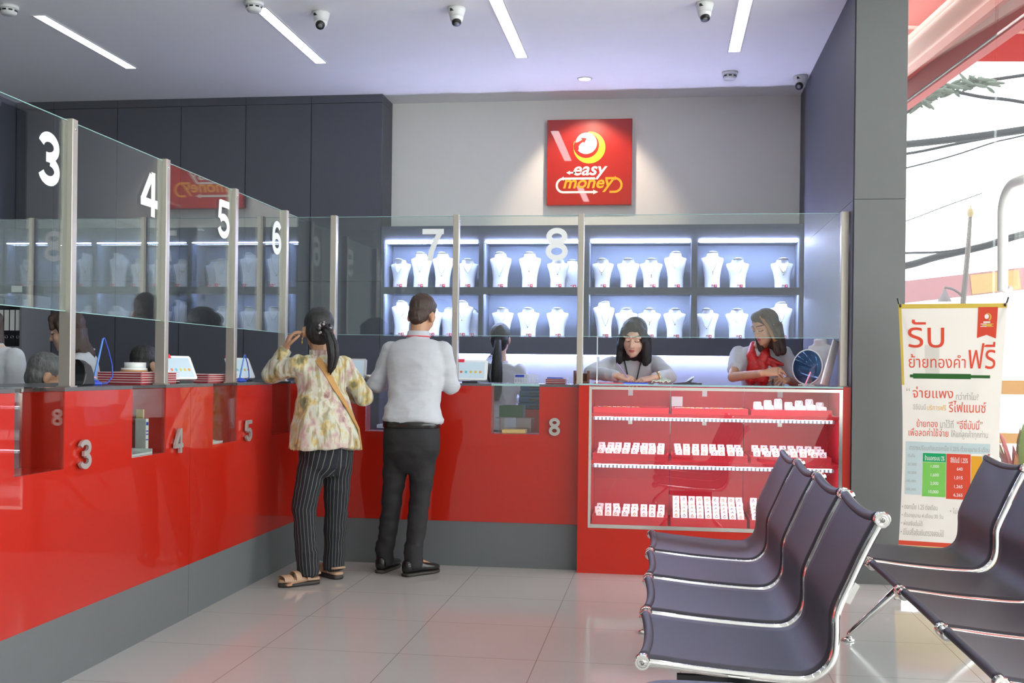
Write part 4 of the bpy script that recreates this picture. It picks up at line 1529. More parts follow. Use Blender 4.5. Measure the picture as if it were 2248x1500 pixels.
# round mirror
c = V((0.905, 7.08, TZ + 0.118))
mn = V((-0.45, -0.88, 0.12)).normalized()
mu = mn.cross(Z).normalized(); mv = mu.cross(mn) if mu.cross(mn).z > 0 else -mu.cross(mn)
b = B()
b.loft([B.ring(c - mn * 0.012, mu * 0.094, mv * 0.108, 36), B.ring(c - mn * 0.006, mu * 0.100, mv * 0.115, 36), B.ring(c + mn * 0.004, mu * 0.100, mv * 0.115, 36), B.ring(c + mn * 0.008, mu * 0.094, mv * 0.108, 36)])
t = thing('round_mirror', b, m_wplastic, 'round tilted counter mirror at the right end of the case', 'mirror', base=(0.905, 7.08, TZ))
b = B()
b.loft([B.ring(c + mn * 0.0083, mu * 0.092, mv * 0.106, 36), B.ring(c + mn * 0.0095, mu * 0.091, mv * 0.105, 36)])
part('mirror_glass', b, M('mirror_dark_blue', (0.03, 0.07, 0.16), rough=0.05, metal=0.6), t)
b = B()
b.cyl((0.905, 7.10, TZ + 0.0008), (0.905, 7.10, TZ + 0.008), 0.055)
part('base', b, m_wplastic, t)
# empty white bust behind the mirror
b = B()
bb = bust_mesh(0.30)
q = bpy.data.objects
bo = thing('necklace_bust', bb, m_bust, 'empty white necklace bust on the case top behind the round mirror', 'necklace bust', base=(0, 0, 0))
bo.location = (1.0, 7.24, TZ + 0.0008); bo.rotation_euler = (0, 0, -0.7)
# clear acrylic stand with a pen
b = B()
b.obox((0.885, 6.92, TZ + 0.004), X * 0.035, Y * 0.03, Z * 0.0035)
b.obox((0.905, 6.93, TZ + 0.066), V((0.013, 0.004, 0.014)), V((-0.006, 0.020, 0)), V((0.014, 0, 0.056)))
t = thing('acrylic_stand', b, m_clear, 'clear acrylic stand in front of the round mirror', 'stand')
b = B()
b.capsule((0.870, 6.905, TZ + 0.012), (0.900, 6.905, TZ + 0.085), 0.0045, 0.0035, 8)
thing('pink_pen', b, M('pink_pen', (0.7, 0.25, 0.35), rough=0.3), 'pink pen leaning on the clear acrylic stand', 'pen')
b = B()
b.obox((1.025, 6.955, TZ + 0.146), V((0.036, 0.0, 0.138)), V((0.028, 0.05, -0.006)), V((0.0035, -0.0015, -0.001)))
t = thing('picture_stand', b, m_wplastic, 'pale picture frame leaning beside the end post of the partition', 'frame', bev=0.002)

# file shelf behind the left counter
b = B()
fx0, fx1 = -5.74, -5.386
b.box(fx1 - 0.018, fx1, 8.60, 9.04, 0, 1.84)
b.box(fx0, fx0 + 0.018, 8.60, 9.04, 0, 1.84)
b.box(fx0 + 0.018, fx1 - 0.018, 9.025, 9.04, 0, 1.84)
for z in (0.06, 0.50, 0.94, 1.375, 1.82):
    b.box(fx0 + 0.018, fx1 - 0.018, 8.60, 9.024, z, z + 0.02)
thing('file_shelf', b, M('shelf_grey_board', (0.20, 0.20, 0.21), rough=0.6), 'grey shelf of office binders at the far left', 'shelf')
for k in range(6):
    x = -5.432 - k * 0.052
    b = B()
    b.box(x - 0.0245, x + 0.0245, 8.62, 8.90, 1.3958, 1.715)
    t = thing('ring_binder', b, m_black, 'black ring binder with a white spine label, %s from the right on the file shelf' % ['first', 'second', 'third', 'fourth', 'fifth', 'sixth'][k], 'binder', 'ring binders')
    b = B()
    b.box(x - 0.021, x + 0.021, 8.6185, 8.6198, 1.53, 1.705)
    part('spine_label', b, m_paper, t)
    b = B()
    b.tube([V((x + 0.012 * math.cos(a), 8.6185, 1.475 + 0.012 * math.sin(a))) for a in [i * math.pi / 6 for i in range(12)]], 0.0022, 6, closed=True)
    part('finger_ring', b, m_chrome, t)
b = B()
b.box(-5.70, -5.40, 8.63, 8.95, 1.8405, 1.925)
t = thing('archive_box', b, m_black, 'black archive box on top of the file shelf', 'box')
b = B()
b.box(-5.50, -5.405, 8.626, 8.6298, 1.855, 1.91)
part('box_label', b, m_paper, t)
for k in range(4):
    b = B()
    b.box(-5.70 + 0.01 * k, -5.42, 8.63, 8.95, 0.9605 + k * 0.041, 0.9605 + k * 0.041 + 0.04)
    thing('paper_stack', b, m_paper if k % 2 else m_wplastic, 'bundle of white papers on the file shelf, %s' % ['lowest', 'second from below', 'third from below', 'topmost'][k], 'paper', 'paper bundles')

# ================================================================== waiting benches
prof = [(-0.047, .430), (0.017, .424), (0.103, .415), (0.207, .407), (0.297, .402), (0.363, .400), (0.407, .403), (0.438, .418), (0.464, .446), (0.477, .483), (0.480, .532), (0.480, .578), (0.490, .614), (0.514, .669), (0.556, .765), (0.599, .850)]


def smooth_curve(p, k=4):
    out = []
    for i in range(len(p) - 1):
        p0, p1, p2, p3 = p[max(i - 1, 0)], p[i], p[i + 1], p[min(i + 2, len(p) - 1)]
        for q in range(k):
            t = q / k
            out.append(tuple(0.5 * ((2 * p1[a]) + (-p0[a] + p2[a]) * t + (2 * p0[a] - 5 * p1[a] + 4 * p2[a] - p3[a]) * t * t + (-p0[a] + 3 * p1[a] - 3 * p2[a] + p3[a]) * t ** 3) for a in range(2)))
    out.append(p[-1])
    return out


PR = smooth_curve(prof, 4)
CW = 0.565


def seat_meshes():
    n = len(PR)
    tang = [((PR[min(i + 1, n - 1)][0] - PR[max(i - 1, 0)][0]), (PR[min(i + 1, n - 1)][1] - PR[max(i - 1, 0)][1])) for i in range(n)]
    nor = []
    for t in tang:
        l = math.hypot(*t)
        nor.append((-t[1] / l, t[0] / l))
    m = 14
    b = B()
    ys = [0.014 + (CW - 0.028) * j / m for j in range(m + 1)]
    top, bot = [], []
    for i in range(n):
        s = i / (n - 1)
        for j in range(m + 1):
            f = 2 * j / m - 1
            edge = min(s, 1 - s) / 0.06
            dip = 0.015 * (1 - f * f) * max(0.0, 1 - edge) ** 2
            sgn = 1 if s < 0.5 else -1
            tl = math.hypot(*tang[i])
            px = PR[i][0] + sgn * dip * tang[i][0] / tl
            pz = PR[i][1] + sgn * dip * tang[i][1] / tl
            sag = -0.010 * (1 - f * f) + 0.012
            top.append(V((px + nor[i][0] * (sag + 0.004), ys[j], pz + nor[i][1] * (sag + 0.004))))
            bot.append(V((px + nor[i][0] * (sag - 0.010), ys[j], pz + nor[i][1] * (sag - 0.010))))
    w = m + 1
    N = n * w
    fs = []
    for i in range(n - 1):
        for j in range(m):
            a = i * w + j
            fs.append((a, a + 1, a + w + 1, a + w))
            fs.append((N + a, N + a + w, N + a + w + 1, N + a + 1))
        fs.append((i * w, i * w + w, N + i * w + w, N + i * w))
        fs.append((i * w + m, N + i * w + m, N + i * w + w + m, i * w + w + m))
    for i in (0, n - 1):
        for j in range(m):
            a = i * w + j
            fs.append((a, N + a, N + a + 1, a + 1))
    b.add(top + bot, fs, 0, True)
    # rolled ends
    for i in (0, n - 1):
        s = 1 if i == 0 else -1
        pts = []
        for j in range(m + 1):
            f = 2 * j / m - 1
            pts.append((top[i * w + j] + bot[i * w + j]) / 2)
        b.tube(pts, 0.0155, 10)
    frames, caps = [], []
    for y in (0.0, CW):
        f = B()
        f.tube([V((p[0], y, p[1])) for p in PR], 0.0115, 12)
        frames.append(f)
        for p, t in ((PR[0], tang[0]), (PR[-1], tang[-1])):
            c = B()
            sg_ = -1 if y == 0 else 1
            rq = ((-0.018, 0.014), (-0.014, 0.0205), (-0.012, 0.0225), (0.009, 0.0225), (0.012, 0.0205), (0.012, 0.015), (0.0085, 0.0135), (0.0085, 0.009), (0.014, 0.0085), (0.015, 0.0065), (0.012, 0.006), (0.012, 0.002))
            for qa, qb in zip(rq[:-1], rq[1:]):
                c.loft([B.ring((p[0], y + qq * sg_, p[1]), X * rr_, Z * rr_, 24) for qq, rr_ in (qa, qb)], cap=qb == rq[-1] or qa == rq[0])
            caps.append(c)
    brk = B()
    brk.box(0.05, 0.36, 0.05, 0.07, 0.355, 0.385)
    brk.box(0.05, 0.36, CW - 0.07, CW - 0.05, 0.355, 0.385)
    brk.box(0.19, 0.25, 0.07, CW - 0.07, 0.352, 0.372)
    plate = B()
    plate.obox((0.522, 0.004, 0.645), V((0.013, 0, 0.026)), Y * 0.010, V((0.007, 0, -0.0035)))
    return b, frames, caps, brk, plate


seat_b, frames_b, caps_b, brk_b, plate_b = seat_meshes()
me_seat = seat_b.mesh('seat')
me_frames = [f.mesh('side_frame') for f in frames_b]
me_caps = [c.mesh('end_cap') for c in caps_b]
me_brk, me_plate = brk_b.mesh('under_bracket'), plate_b.mesh('back_bracket')
me_seat.materials.append(m_sling)
for q in me_frames + me_caps + [me_plate]:
    q.materials.append(m_chrome)
me_brk.materials.append(m_black)


def bench(x, ys, legs, label):
    y0, y1 = min(ys), max(ys) + CW
    t = holder('waiting_bench', (x, (y0 + y1) / 2, 0), label, 'bench', 'waiting benches')
    base = V((x, (y0 + y1) / 2, 0))

    def child(name, me, parent, off):
        o = bpy.data.objects.new(name, me)
        COL.objects.link(o)
        o.parent = parent
        o.location = off
        return o
    for y in ys:
        s = child('seat', me_seat, t, V((0, y - base.y, 0)))
        s['label'] = 'dark mesh sling seat with a high back'
        for me in me_frames:
            child('side_frame', me, s, (0, 0, 0))
        for me in me_caps:
            child('end_cap', me, s, (0, 0, 0))
        child('under_bracket', me_brk, s, (0, 0, 0))
        child('back_bracket', me_plate, s, (0, 0, 0))
    b = B()
    b.box(x + 0.18, x + 0.26, y0 + 0.04, y1 - 0.04, 0.315, 0.351)
    part('beam', b, m_black, t, bev=0.006)
    for ly in legs:
        b = B()
        c = V((x + 0.22, ly, 0))
        b.cyl(c + Z * 0.25, c + Z * 0.314, 0.035, 0.03)
        for sx in (-1, 1):
            b.tube([c + V((0, 0, 0.285)), c + V((0.05 * sx, 0, 0.272)), c + V((0.26 * sx, 0, 0.06)), c + V((0.285 * sx, 0, 0.034)), c + V((0.292 * sx, 0, 0.012))], [0.020, 0.020, 0.016, 0.014, 0.013], 12)
        part('leg', b, m_chrome, t, 'chrome splayed leg')
        for sx in (-1, 1):
            b = B()
            b.loft([B.ring(c + V((0.292 * sx, 0, q)), X * r, Y * r, 18) for q, r in ((0.0005, 0.028), (0.008, 0.028), (0.014, 0.016))])
            part('foot', b, m_chrome, t)
    return t


b1 = bench(0.0, [3.10, 3.727, 4.352, 4.970], [3.06, 5.25], 'row of dark sling seats in the foreground, nearer the jewellery case')
bench(0.945, [3.045, 3.660, 4.285, 4.930], [3.30, 5.27], 'row of dark sling seats at the right edge beside the banner')
b = B()
pts = [(-0.055 + 0.10 * (1 - math.cos(a)), 2.84 + 0.10 * math.sin(a)) for a in [i * math.pi / 16 for i in range(9)]] + [(0.30 - 0.10 * (1 - math.cos(a)), 2.84 + 0.10 * math.sin(a)) for a in [(8 - i) * math.pi / 16 for i in range(9)]]
pts += [(0.30, 2.50), (-0.055, 2.50)]
b.prism(pts, V((0, 0, 0.405)), X, Y, Z, 0.025)
tb_ = part('table_top', b, m_black, b1, 'black table plate at the near end of the bench', bev=0.005)
b = B()
b.box(0.19, 0.25, 2.54, 3.13, 0.353, 0.375)
b.box(0.19, 0.25, 2.60, 2.88, 0.376, 0.404)
part('table_arm', b, m_chrome, b1)

# ================================================================== banner
def translucent(name, col, tr=0.45):
    m = bpy.data.materials.new(name)
    m.use_nodes = True
    nt = m.node_tree
    nt.nodes.clear()
    out = nt.nodes.new('ShaderNodeOutputMaterial')
    d = nt.nodes.new('ShaderNodeBsdfDiffuse')
    t = nt.nodes.new('ShaderNodeBsdfTranslucent')
    nz = nt.nodes.new('ShaderNodeTexNoise'); nz.inputs['Scale'].default_value = 3
    mx = nt.nodes.new('ShaderNodeMix'); mx.data_type = 'RGBA'
    mx.inputs['A'].default_value = (*[c * 0.97 for c in col], 1); mx.inputs['B'].default_value = (*col, 1)
    nt.links.new(nz.outputs[0], mx.inputs['Factor'])
    ms = nt.nodes.new('ShaderNodeMixShader'); ms.inputs[0].default_value = tr
    for q in (d, t):
        nt.links.new(mx.outputs['Result'], q.inputs[0])
    nt.links.new(d.outputs[0], ms.inputs[1]); nt.links.new(t.outputs[0], ms.inputs[2]); nt.links.new(ms.outputs[0], out.inputs[0])
    return m


BO = V((1.26, 6.15, 1.628))
BUv = V((0.527, -0.12, 0)).normalized()
BN = V((-BUv.y * -1, 0, 0))
BN = V((BUv.y, -BUv.x, 0)).normalized()      # faces the room
KU, KZ = 0.541 / 640.0, 0.000983
def bp_(px, py, d=0.0):
    """point on the banner sheet from layout units (75..715 across, 75.. down)"""
    f = max(0.0, min(1.0, (py - 75) / 1640.0))
    waist = 0.055 * math.sin(math.pi * min(1.0, f * 1.02))
    c = 395 + (px - 395) * (1 - 2 * waist)
    bow = -0.03 * math.sin(math.pi * f)
    return BO + BUv * ((c - 75) * KU) - Z * ((py - 75) * KZ) + BN * (d + bow)


def bsheet(px0, px1, py0, py1, d, th=0.0008, n=10, mi=0, bb=None):
    bb = bb or B()
    vs, fs = [], []
    for k in (0, 1):
        for j in range(n + 1):
            for i in (0, 1):
                vs.append(bp_([px0, px1][i], py0 + (py1 - py0) * j / n, d + (th if k else 0)))
    m = 2 * (n + 1)
    for j in range(n):
        a = 2 * j
        fs += [(a, a + 2, a + 3, a + 1), (m + a, m + a + 1, m + a + 3, m + a + 2), (a, m + a, m + a + 2, a + 2), (a + 1, a + 3, m + a + 3, m + a + 1)]
    fs += [(0, 1, m + 1, m), (m - 2, 2 * m - 2, 2 * m - 1, m - 1)]
    return bb.add(vs, fs, mi)


m_bcloth = translucent('banner_cloth', (0.80, 0.77, 0.73))
def mb(n, c):
    return translucent('banner_' + n, c, 0.3)


m_bred, m_bgrey, m_bamb, m_bgrn = mb('red', (0.72, 0.10, 0.06)), mb('grey', (0.42, 0.40, 0.36)), mb('amber', (0.80, 0.48, 0.12)), mb('dark_green', (0.05, 0.16, 0.05))
m_byel, m_blb, m_blg, m_bg2, m_bor, m_bwh = mb('yellow', (0.72, 0.55, 0.12)), mb('pale_blue', (0.60, 0.70, 0.72)), mb('light_green', (0.25, 0.62, 0.14)), mb('green', (0.03, 0.42, 0.17)), mb('orange', (0.80, 0.42, 0.05)), mb('white', (0.88, 0.87, 0.85))
m_bmrk = mb('pale_mark', (0.74, 0.71, 0.66))
t = thing('banner', bsheet(75, 715, 75, 1700, 0.0, n=40), m_bcloth, 'tall printed banner on a stand between the grey column and the shop window', 'banner', base=(1.52, 6.1, 0.03))
part('yellow_border', bsheet(75, 715, 75, 100, 0.0012, bb=bsheet(75, 92, 100, 520, 0.0012)), m_byel, t)
pm_ = B()
bsheet(230, 320, 300, 470, 0.0011, bb=pm_)
part('pale_patch', pm_, m_bmrk, t)
def btext(rows, mat, name, bold=0.012):
    for s, x0, x1, y0, y1 in rows:
        b = B()
        b.text(s, V((x0, -y1, 0)), X, Y, Z, x1 - x0, y1 - y0, 0, bold=bold)
        b.v = [bp_(p.x, -p.y, 0.0022) for p in b.v]
        part(name, b.mesh(name, fix=False), mat, t)


btext([('รับ', 125, 350, 160, 315), ('ย้ายทองคำ', 125, 485, 350, 425), ('จ่ายแพง', 145, 410, 528, 590), ('รีไฟแนนซ์', 380, 622, 603, 665), ('ย้ายทอง', 170, 310, 706, 750), ('“อีซี่มันนี่”', 437, 603, 704, 756), ('เพื่อลดค่าใช้จ่าย', 117, 382, 756, 800), ('ฟรี', 500, 668, 282, 428)], m_bred, 'red_lettering', 0.0)
btext([('กว่าทำไม?', 428, 572, 556, 597), ('อีซี่มันนี่', 147, 230, 622, 655), ('มาไว้ที่', 328, 415, 706, 752), ('ให้แก่ลูกค้าทุกท่าน', 400, 640, 762, 812), ('“', 103, 128, 535, 553),
       ('ตารางเปรียบเทียบดอกเบี้ย 1.25% ตั๋วอายุนาน 5 เดือน', 122, 650, 848, 886), ('เงินต้น', 112, 160, 898, 918), ('30,000', 112, 172, 950, 966), ('50,000', 112, 172, 996, 1012), ('100,000', 104, 170, 1042, 1058), ('500,000', 104, 172, 1088, 1104),
       ('• ดอกเบี้ย 1.25 ต่อเดือน', 84, 316, 1172, 1204), ('• ตั๋วอายุนาน 4 เดือน 30 วัน', 84, 354, 1222, 1256), ('• ผ่อนเงินต้นได้', 84, 222, 1264, 1294), ('• มีใบเสร็จรับเงินตรวจสอบได้', 84, 360, 1308, 1346), ('• ไม่ต้อง', 398, 500, 1186, 1216)], m_bgrey, 'grey_lettering', 0.0)
btext([('บริการฟรี', 240, 365, 626, 656)], m_bamb, 'amber_lettering', 0.0)
part('green_brush_line', bsheet(130, 640, 462, 478, 0.0015, bb=bsheet(150, 520, 456, 484, 0.0014)), m_bgrn, t)
part('table_head', bsheet(98, 655, 832, 888, 0.0011), m_blb, t)
part('table_label_column', bsheet(98, 210, 890, 1122, 0.0011), m_blb, t)
part('green_column', bsheet(213, 368, 942, 1130, 0.0011), m_blg, t)
part('green_column_head', bsheet(213, 368, 892, 940, 0.0012), m_bg2, t)
part('red_column', bsheet(371, 530, 892, 1138, 0.0011), m_bred, t)
part('orange_column', bsheet(533, 660, 900, 1140, 0.0011), m_bor, t)
btext([('ร้านนอกระบบ 2%', 226, 358, 902, 932), ('1,000', 268, 322, 956, 974), ('1,600', 268, 322, 1002, 1022), ('2,000', 266, 320, 1048, 1068), ('10,000', 256, 320, 1094, 1114), ('อีซี่มันนี่ 1.25%', 398, 512, 908, 940), ('640', 440, 478, 964, 982), ('1,015', 424, 478, 1012, 1032), ('1,265', 424, 478, 1060, 1080), ('6,265', 420, 478, 1106, 1126)], m_bwh, 'white_lettering', 0.01)
part('red_stripe', bsheet(75, 715, 1378, 1402, 0.0011), m_bred, t)
part('yellow_foot', bsheet(75, 715, 1404, 1690, 0.0011), m_byel, t)
btext([('จ่ายง่าย!  ได้เงิน', 80, 400, 1428, 1470)], m_bred, 'foot_lettering', 0.01)
rb = B()
vs = [bp_(*p, 0.0012) for p in ((548, 95), (662, 95), (662, 264), (605, 244), (548, 262))]
vs2 = [bp_(*p, 0.0020) for p in ((548, 95), (662, 95), (662, 264), (605, 244), (548, 262))]
rb.add(vs + vs2, [(0, 1, 2, 3, 4), (9, 8, 7, 6, 5)] + [(i, (i + 1) % 5, 5 + (i + 1) % 5, 5 + i) for i in range(5)])
rp_ = part('red_ribbon', rb, m_bred, t)
lg = B()
cc = lambda pts: [bp_(x, y, 0.0026) for x, y in pts]
for pts, mi in ((arc(600, 146, 13, 0, 340, 20), 0), (arc(606, 150, 22, 60, -170, 24) + arc(602, 148, 17, -165, 55, 24), 1)):
    v_ = cc(pts)
    lg.add(v_, [tuple(range(len(v_)))], mi)
for x0, x1, y0, y1, mi in ((582, 622, 172, 181, 0), (566, 602, 184, 188, 0), (602, 642, 184, 188, 1), (566, 602, 197, 201, 0), (602, 642, 197, 201, 1), (576, 632, 189, 196, 1)):
    v_ = cc([(x0, y0), (x1, y0), (x1, y1), (x0, y1)])
    lg.add(v_, [(0, 1, 2, 3)], mi)
part('ribbon_logo', lg.mesh('ribbon_logo', fix=False), [m_bwh, m_byel], t)
b = B()
for px in (75, 715):
    b.tube([bp_(395, 900, -0.05), bp_(px, 60, -0.006), bp_(px + (5 if px > 400 else -5), 42, -0.004)], 0.005, 8)
    b.tube([bp_(395, 900, -0.05), bp_(px, 1704, -0.006)], 0.005, 8)
b.tube([bp_(395, 900, -0.05), bp_(395, 1500, -0.30), V((1.55, 6.47, 0.01))], 0.005, 8)
part('stand', b, m_black, t, 'black cross stand behind the sheet')
b = B()
for px in (88, 702):
    b.ell(bp_(px, 84, 0.004), 0.006, 0.006, 0.010, nu=10, nv=8)
part('clip', b, m_black, t)

# ================================================================== the street
b = B()
fbox(b, -14, 14, 0.08, 22, -0.16, -0.04)
struct('pavement', b, M('pavement_concrete', (0.72, 0.71, 0.68), rough=0.9, var=0.1, vscale=3))
m_canvas = translucent('red_awning_canvas', (0.42, 0.05, 0.04), 0.5)
m_pinkpipe = M('pink_painted_pipe', (0.42, 0.18, 0.14), rough=0.5)
b = B()
fbox(b, -9, 6, 0.26, 0.34, 3.38, 3.56)
t = thing('awning', b, M('awning_red_beam', (0.30, 0.02, 0.018), rough=0.7), 'red canvas awning on pink pipes outside above the shop window', 'awning', base=fac(-2.5, 0.3, 3.3))
b = B()
fbox(b, -9, 4, 0.22, 0.26, 3.56, 3.63)
part('red_rail', b, m_redm, t)
b = B()
b.tube([fac(-9, 0.32, 3.80), fac(4, 0.32, 3.80)], 0.085, 16)
b.tube([fac(-9, 0.55, 4.12), fac(4, 0.55, 4.12)], 0.05, 12)
part('pipe', b, m_pinkpipe, t, 'thick pink painted pipe')
b = B()
b.tube([fac(-1.1, 0.24, 3.9), fac(-1.1, 0.20, 3.82), fac(-1.1, 0.22, 3.72), fac(-1.14, 0.3, 3.70), fac(-1.2, 0.4, 3.72)], 0.010, 8)
part('hose', b, m_wplastic, t)
vs, fs = [], []
nx, ny = 16, 8
for j in range(ny + 1):
    for i in range(nx + 1):
        o_ = 0.36 + 3.4 * j / ny
        s_ = -4.0 + 10 * i / nx
        vs.append(fac(s_, o_, 5.05 - 0.62 * (j / ny) - 0.05 * math.sin(math.pi * j / ny)))
for j in range(ny):
    for i in range(nx):
        a = j * (nx + 1) + i
        fs.append((a, a + 1, a + nx + 2, a + nx + 1))
b = B()
b.add(vs, fs, 0, True)
q = part('canvas', b, m_canvas, t)
sd = q.modifiers.new('s', 'SOLIDIFY'); sd.thickness = 0.004
b = B()
for i in range(1, nx):
    s_ = -4.0 + 10 * i / nx
    if i % 2:
        continue
    b.tube([fac(s_, 0.36, 5.0), fac(s_, 3.76, 4.38)], 0.02, 8)
part('rafter', b, m_pinkpipe, t)
b = B()
fbox(b, -4.0, 6.0, 3.76, 3.768, 4.12, 4.42)
part('valance', b, m_canvas, t, 'hanging red front flap')
b = B()
b.prism([(0.36, 4.02), (3.76, 4.02), (3.76, 4.42), (0.36, 5.04)], fac(-4.01, 0, 0), FN, Z, -FT, 0.004)
part('end_panel', b, m_canvas, t, 'red canvas closing the end of the awning')
b = B()
b.tube([fac(-3.99, 0.36, 4.32), fac(-3.99, 3.7, 4.20)], 0.018, 8)
b.tube([fac(-3.99, 1.7, 4.02), fac(-3.99, 1.7, 4.7)], 0.012, 8)
part('end_frame', b, m_pinkpipe, t)
for k, (pts, r, lab) in enumerate([
    ([(2.4, 14, 4.35), (2.93, 14.0, 4.47), (3.34, 14.0, 4.76), (3.72, 14.0, 4.82), (4.31, 14.0, 4.9), (6, 14, 5.1)], 0.022, 'topmost power cable across the white sky outside'),
    ([(2.4, 14, 4.9), (3.34, 14.0, 4.75), (3.85, 14.0, 4.64), (4.31, 14.0, 4.57), (6, 14, 4.2)], 0.022, 'power cable falling to the right outside, crossing the topmost one'),
    ([(2.0, 14, 4.02), (2.92, 14.0, 4.08), (3.54, 14.0, 4.14), (4.32, 14.0, 4.24), (6, 14, 4.5)], 0.045, 'thickest bundled power cable outside, level with the pane of the figure 3'),
    ([(2.0, 14.3, 3.93), (2.98, 14.3, 4.02), (3.57, 14.3, 4.13), (4.06, 14.3, 4.22), (4.41, 14.3, 4.27), (6, 14.3, 4.5)], 0.018, 'thin power cable just under the thick bundle outside'),
    ([(2.0, 14.2, 3.6), (2.96, 14.2, 3.82), (3.54, 14.2, 3.97), (4.03, 14.2, 4.13), (4.38, 14.2, 4.21), (6, 14.2, 4.6)], 0.010, 'thin wire sagging below the thick cable bundle outside'),
    ([(2.4, 14, 2.95), (2.99, 14.0, 3.15), (3.4, 14.0, 3.31), (3.84, 14.0, 3.47)], 0.006, 'faint wire in the middle of the white sky outside'),
    ([(2.0, 14, 2.72), (2.93, 14.0, 2.74), (3.51, 14.0, 2.77), (4.33, 14.0, 2.95), (6, 14, 3.3)], 0.014, 'upper wire behind the street lamp outside'),
    ([(2.0, 14.2, 2.42), (2.98, 14.2, 2.6), (3.36, 14.2, 2.71), (3.95, 14.2, 2.85), (4.39, 14.2, 2.99), (6, 14.2, 3.4)], 0.045, 'grey bundled cable behind the street lamp outside')]):
    b = B()
    P_ = [(p[0], p[2]) for p in pts]
    sc = smooth_curve(P_, 5)
    b.tube([V((x, pts[0][1], z)) for x, z in sc], r, 8)
    thing('power_cable', b, M('cable_%d' % k, (0.012, 0.012, 0.013), rough=0.9), lab, 'cable', 'cables over the street')
b = B()
b.box(1.6, 6.5, 13.5, 13.62, 2.24, 2.50)
t = thing('street_banner', b, M('faded_pink_board', (0.20, 0.09, 0.10), rough=0.8), 'faded pink and yellow strip sign across the street outside', 'sign')
t.rotation_euler = (0, -0.12, 0)
b = B()
b.box(3.6, 4.15, 13.49, 13.499, 2.25, 2.48)
part('yellow_patch', b, M('faded_yellow', (0.24, 0.16, 0.06), rough=0.8), t)
b = B()
b.tube([(3.30, 13, -0.04), (3.36, 13, 1.9), (3.42, 13, 2.69), (3.44, 13, 3.05)], [0.05, 0.032, 0.028, 0.02], 10)
t = thing('street_lamp', b, M('lamp_iron', (0.05, 0.04, 0.035), rough=0.6), 'ornate street lamp post with a hanging bell shade outside', 'street lamp')
b = B()
b.ell((3.44, 13, 3.09), 0.035, 0.035, 0.06)
b.cyl((3.44, 13, 3.1), (3.445, 13, 3.2), 0.012, 0.003)
part('finial', b, M('lamp_finial', (0.16, 0.12, 0.05), rough=0.6), t)
b = B()
b.tube([V((x, 13, z)) for x, z in smooth_curve([(3.37, 2.05), (3.35, 2.15), (3.26, 2.22), (3.17, 2.24)])], 0.014, 8)
part('arm', b, M('lamp_iron_arm', (0.05, 0.04, 0.04), rough=0.6), t)
b = B()
b.loft([B.ring((3.17, 13, 2.23 - q), X * r, Y * r, 16) for q, r in ((0, 0.012), (0.03, 0.018), (0.08, 0.045), (0.14, 0.075), (0.15, 0.075))])
part('bell_shade', b, M('lamp_shade', (0.07, 0.055, 0.06), rough=0.5), t)
# leafy twigs and the plants below
rr = random.Random(3)
b = B()
for (x, z) in [(3.13, 4.54), (3.25, 4.60), (3.41, 4.65), (3.55, 4.68), (3.73, 4.69), (3.0, 4.46)]:
    for k in range(9):
        a = rr.uniform(-0.9, 0.9)
        L = rr.uniform(0.06, 0.16)
        c = V((x + rr.uniform(-0.1, 0.1), 13.5 + rr.uniform(-0.2, 0.2), z + rr.uniform(-0.06, 0.06)))
        d = V((math.cos(a), rr.uniform(-.3, .3), math.sin(a)))
        b.ell(c, L, 0.012, 0.022, (d.normalized(), B.perp(d)[0], B.perp(d)[1]), nu=6, nv=5)
b.tube([(2.3, 13.5, 4.25), (3.0, 13.5, 4.47), (3.4, 13.5, 4.64), (3.8, 13.5, 4.7)], 0.012, 6)
t = thing('tree_branch', b, M('pale_leaves', (0.05, 0.06, 0.045), rough=0.8), 'thin leafy branch against the white sky outside', 'branch')
cols = [m_leafr, m_leafo, m_leafg] = [M('red_leaf', (0.30, 0.04, 0.03), rough=0.6), M('orange_leaf', (0.42, 0.17, 0.03), rough=0.6), M('green_leaf', (0.14, 0.20, 0.03), rough=0.6)]
for k, (x, y, hh) in enumerate([(2.26, 7.35, 0.9), (2.52, 6.98, 0.8), (2.62, 7.7, 0.95), (2.42, 6.55, 0.6)]):
    b = B()
    b.loft([B.ring((x, y, z), X * r, Y * r, 20) for z, r in ((-0.039, 0.13), (0.02, 0.14), (0.22, 0.17), (0.25, 0.175), (0.25, 0.155), (0.23, 0.15))])
    t = thing('potted_plant', b, M('plant_pot', (0.35, 0.16, 0.10), rough=0.8), ['red and orange strap-leaved plant outside behind the right bench', 'strap-leaved plant outside, second from the column', 'tall strap-leaved plant farthest out on the pavement', 'low strap-leaved plant nearest on the pavement outside'][k], 'plant', 'potted plants on the pavement')
    for mi, mt in enumerate(cols):
        b = B()
        for q in range(9):
            a = rr.uniform(0, 6.283)
            out = rr.uniform(0.10, 0.30)
            h = hh * rr.uniform(0.7, 1.15)
            d = V((math.cos(a), math.sin(a), 0))
            sd_ = V((-d.y, d.x, 0))
            pts = [V((x, y, 0.22)) + d * (out * f ** 1.5) + Z * (h * (f - 0.28 * f ** 3)) for f in (0, 0.25, 0.5, 0.75, 1.0)]
            w_ = [0.012, 0.024, 0.026, 0.018, 0.002]
            b.loft([B.ring(p, sd_ * ww, d * 0.003 + Z * 0.002, 6) for p, ww in zip(pts, w_)])
        part(['red_leaves', 'orange_leaves', 'green_leaves'][mi], b, mt, t)
b = B()
b.box(1.9, 4.2, 8.9, 8.95, 1.10, 1.21)
b.box(2.0, 2.04, 8.9, 8.95, -0.04, 1.10)
b.box(4.1, 4.14, 8.9, 8.95, -0.04, 1.10)
b.box(1.9, 4.2, 8.9, 8.95, 0.72, 0.80)
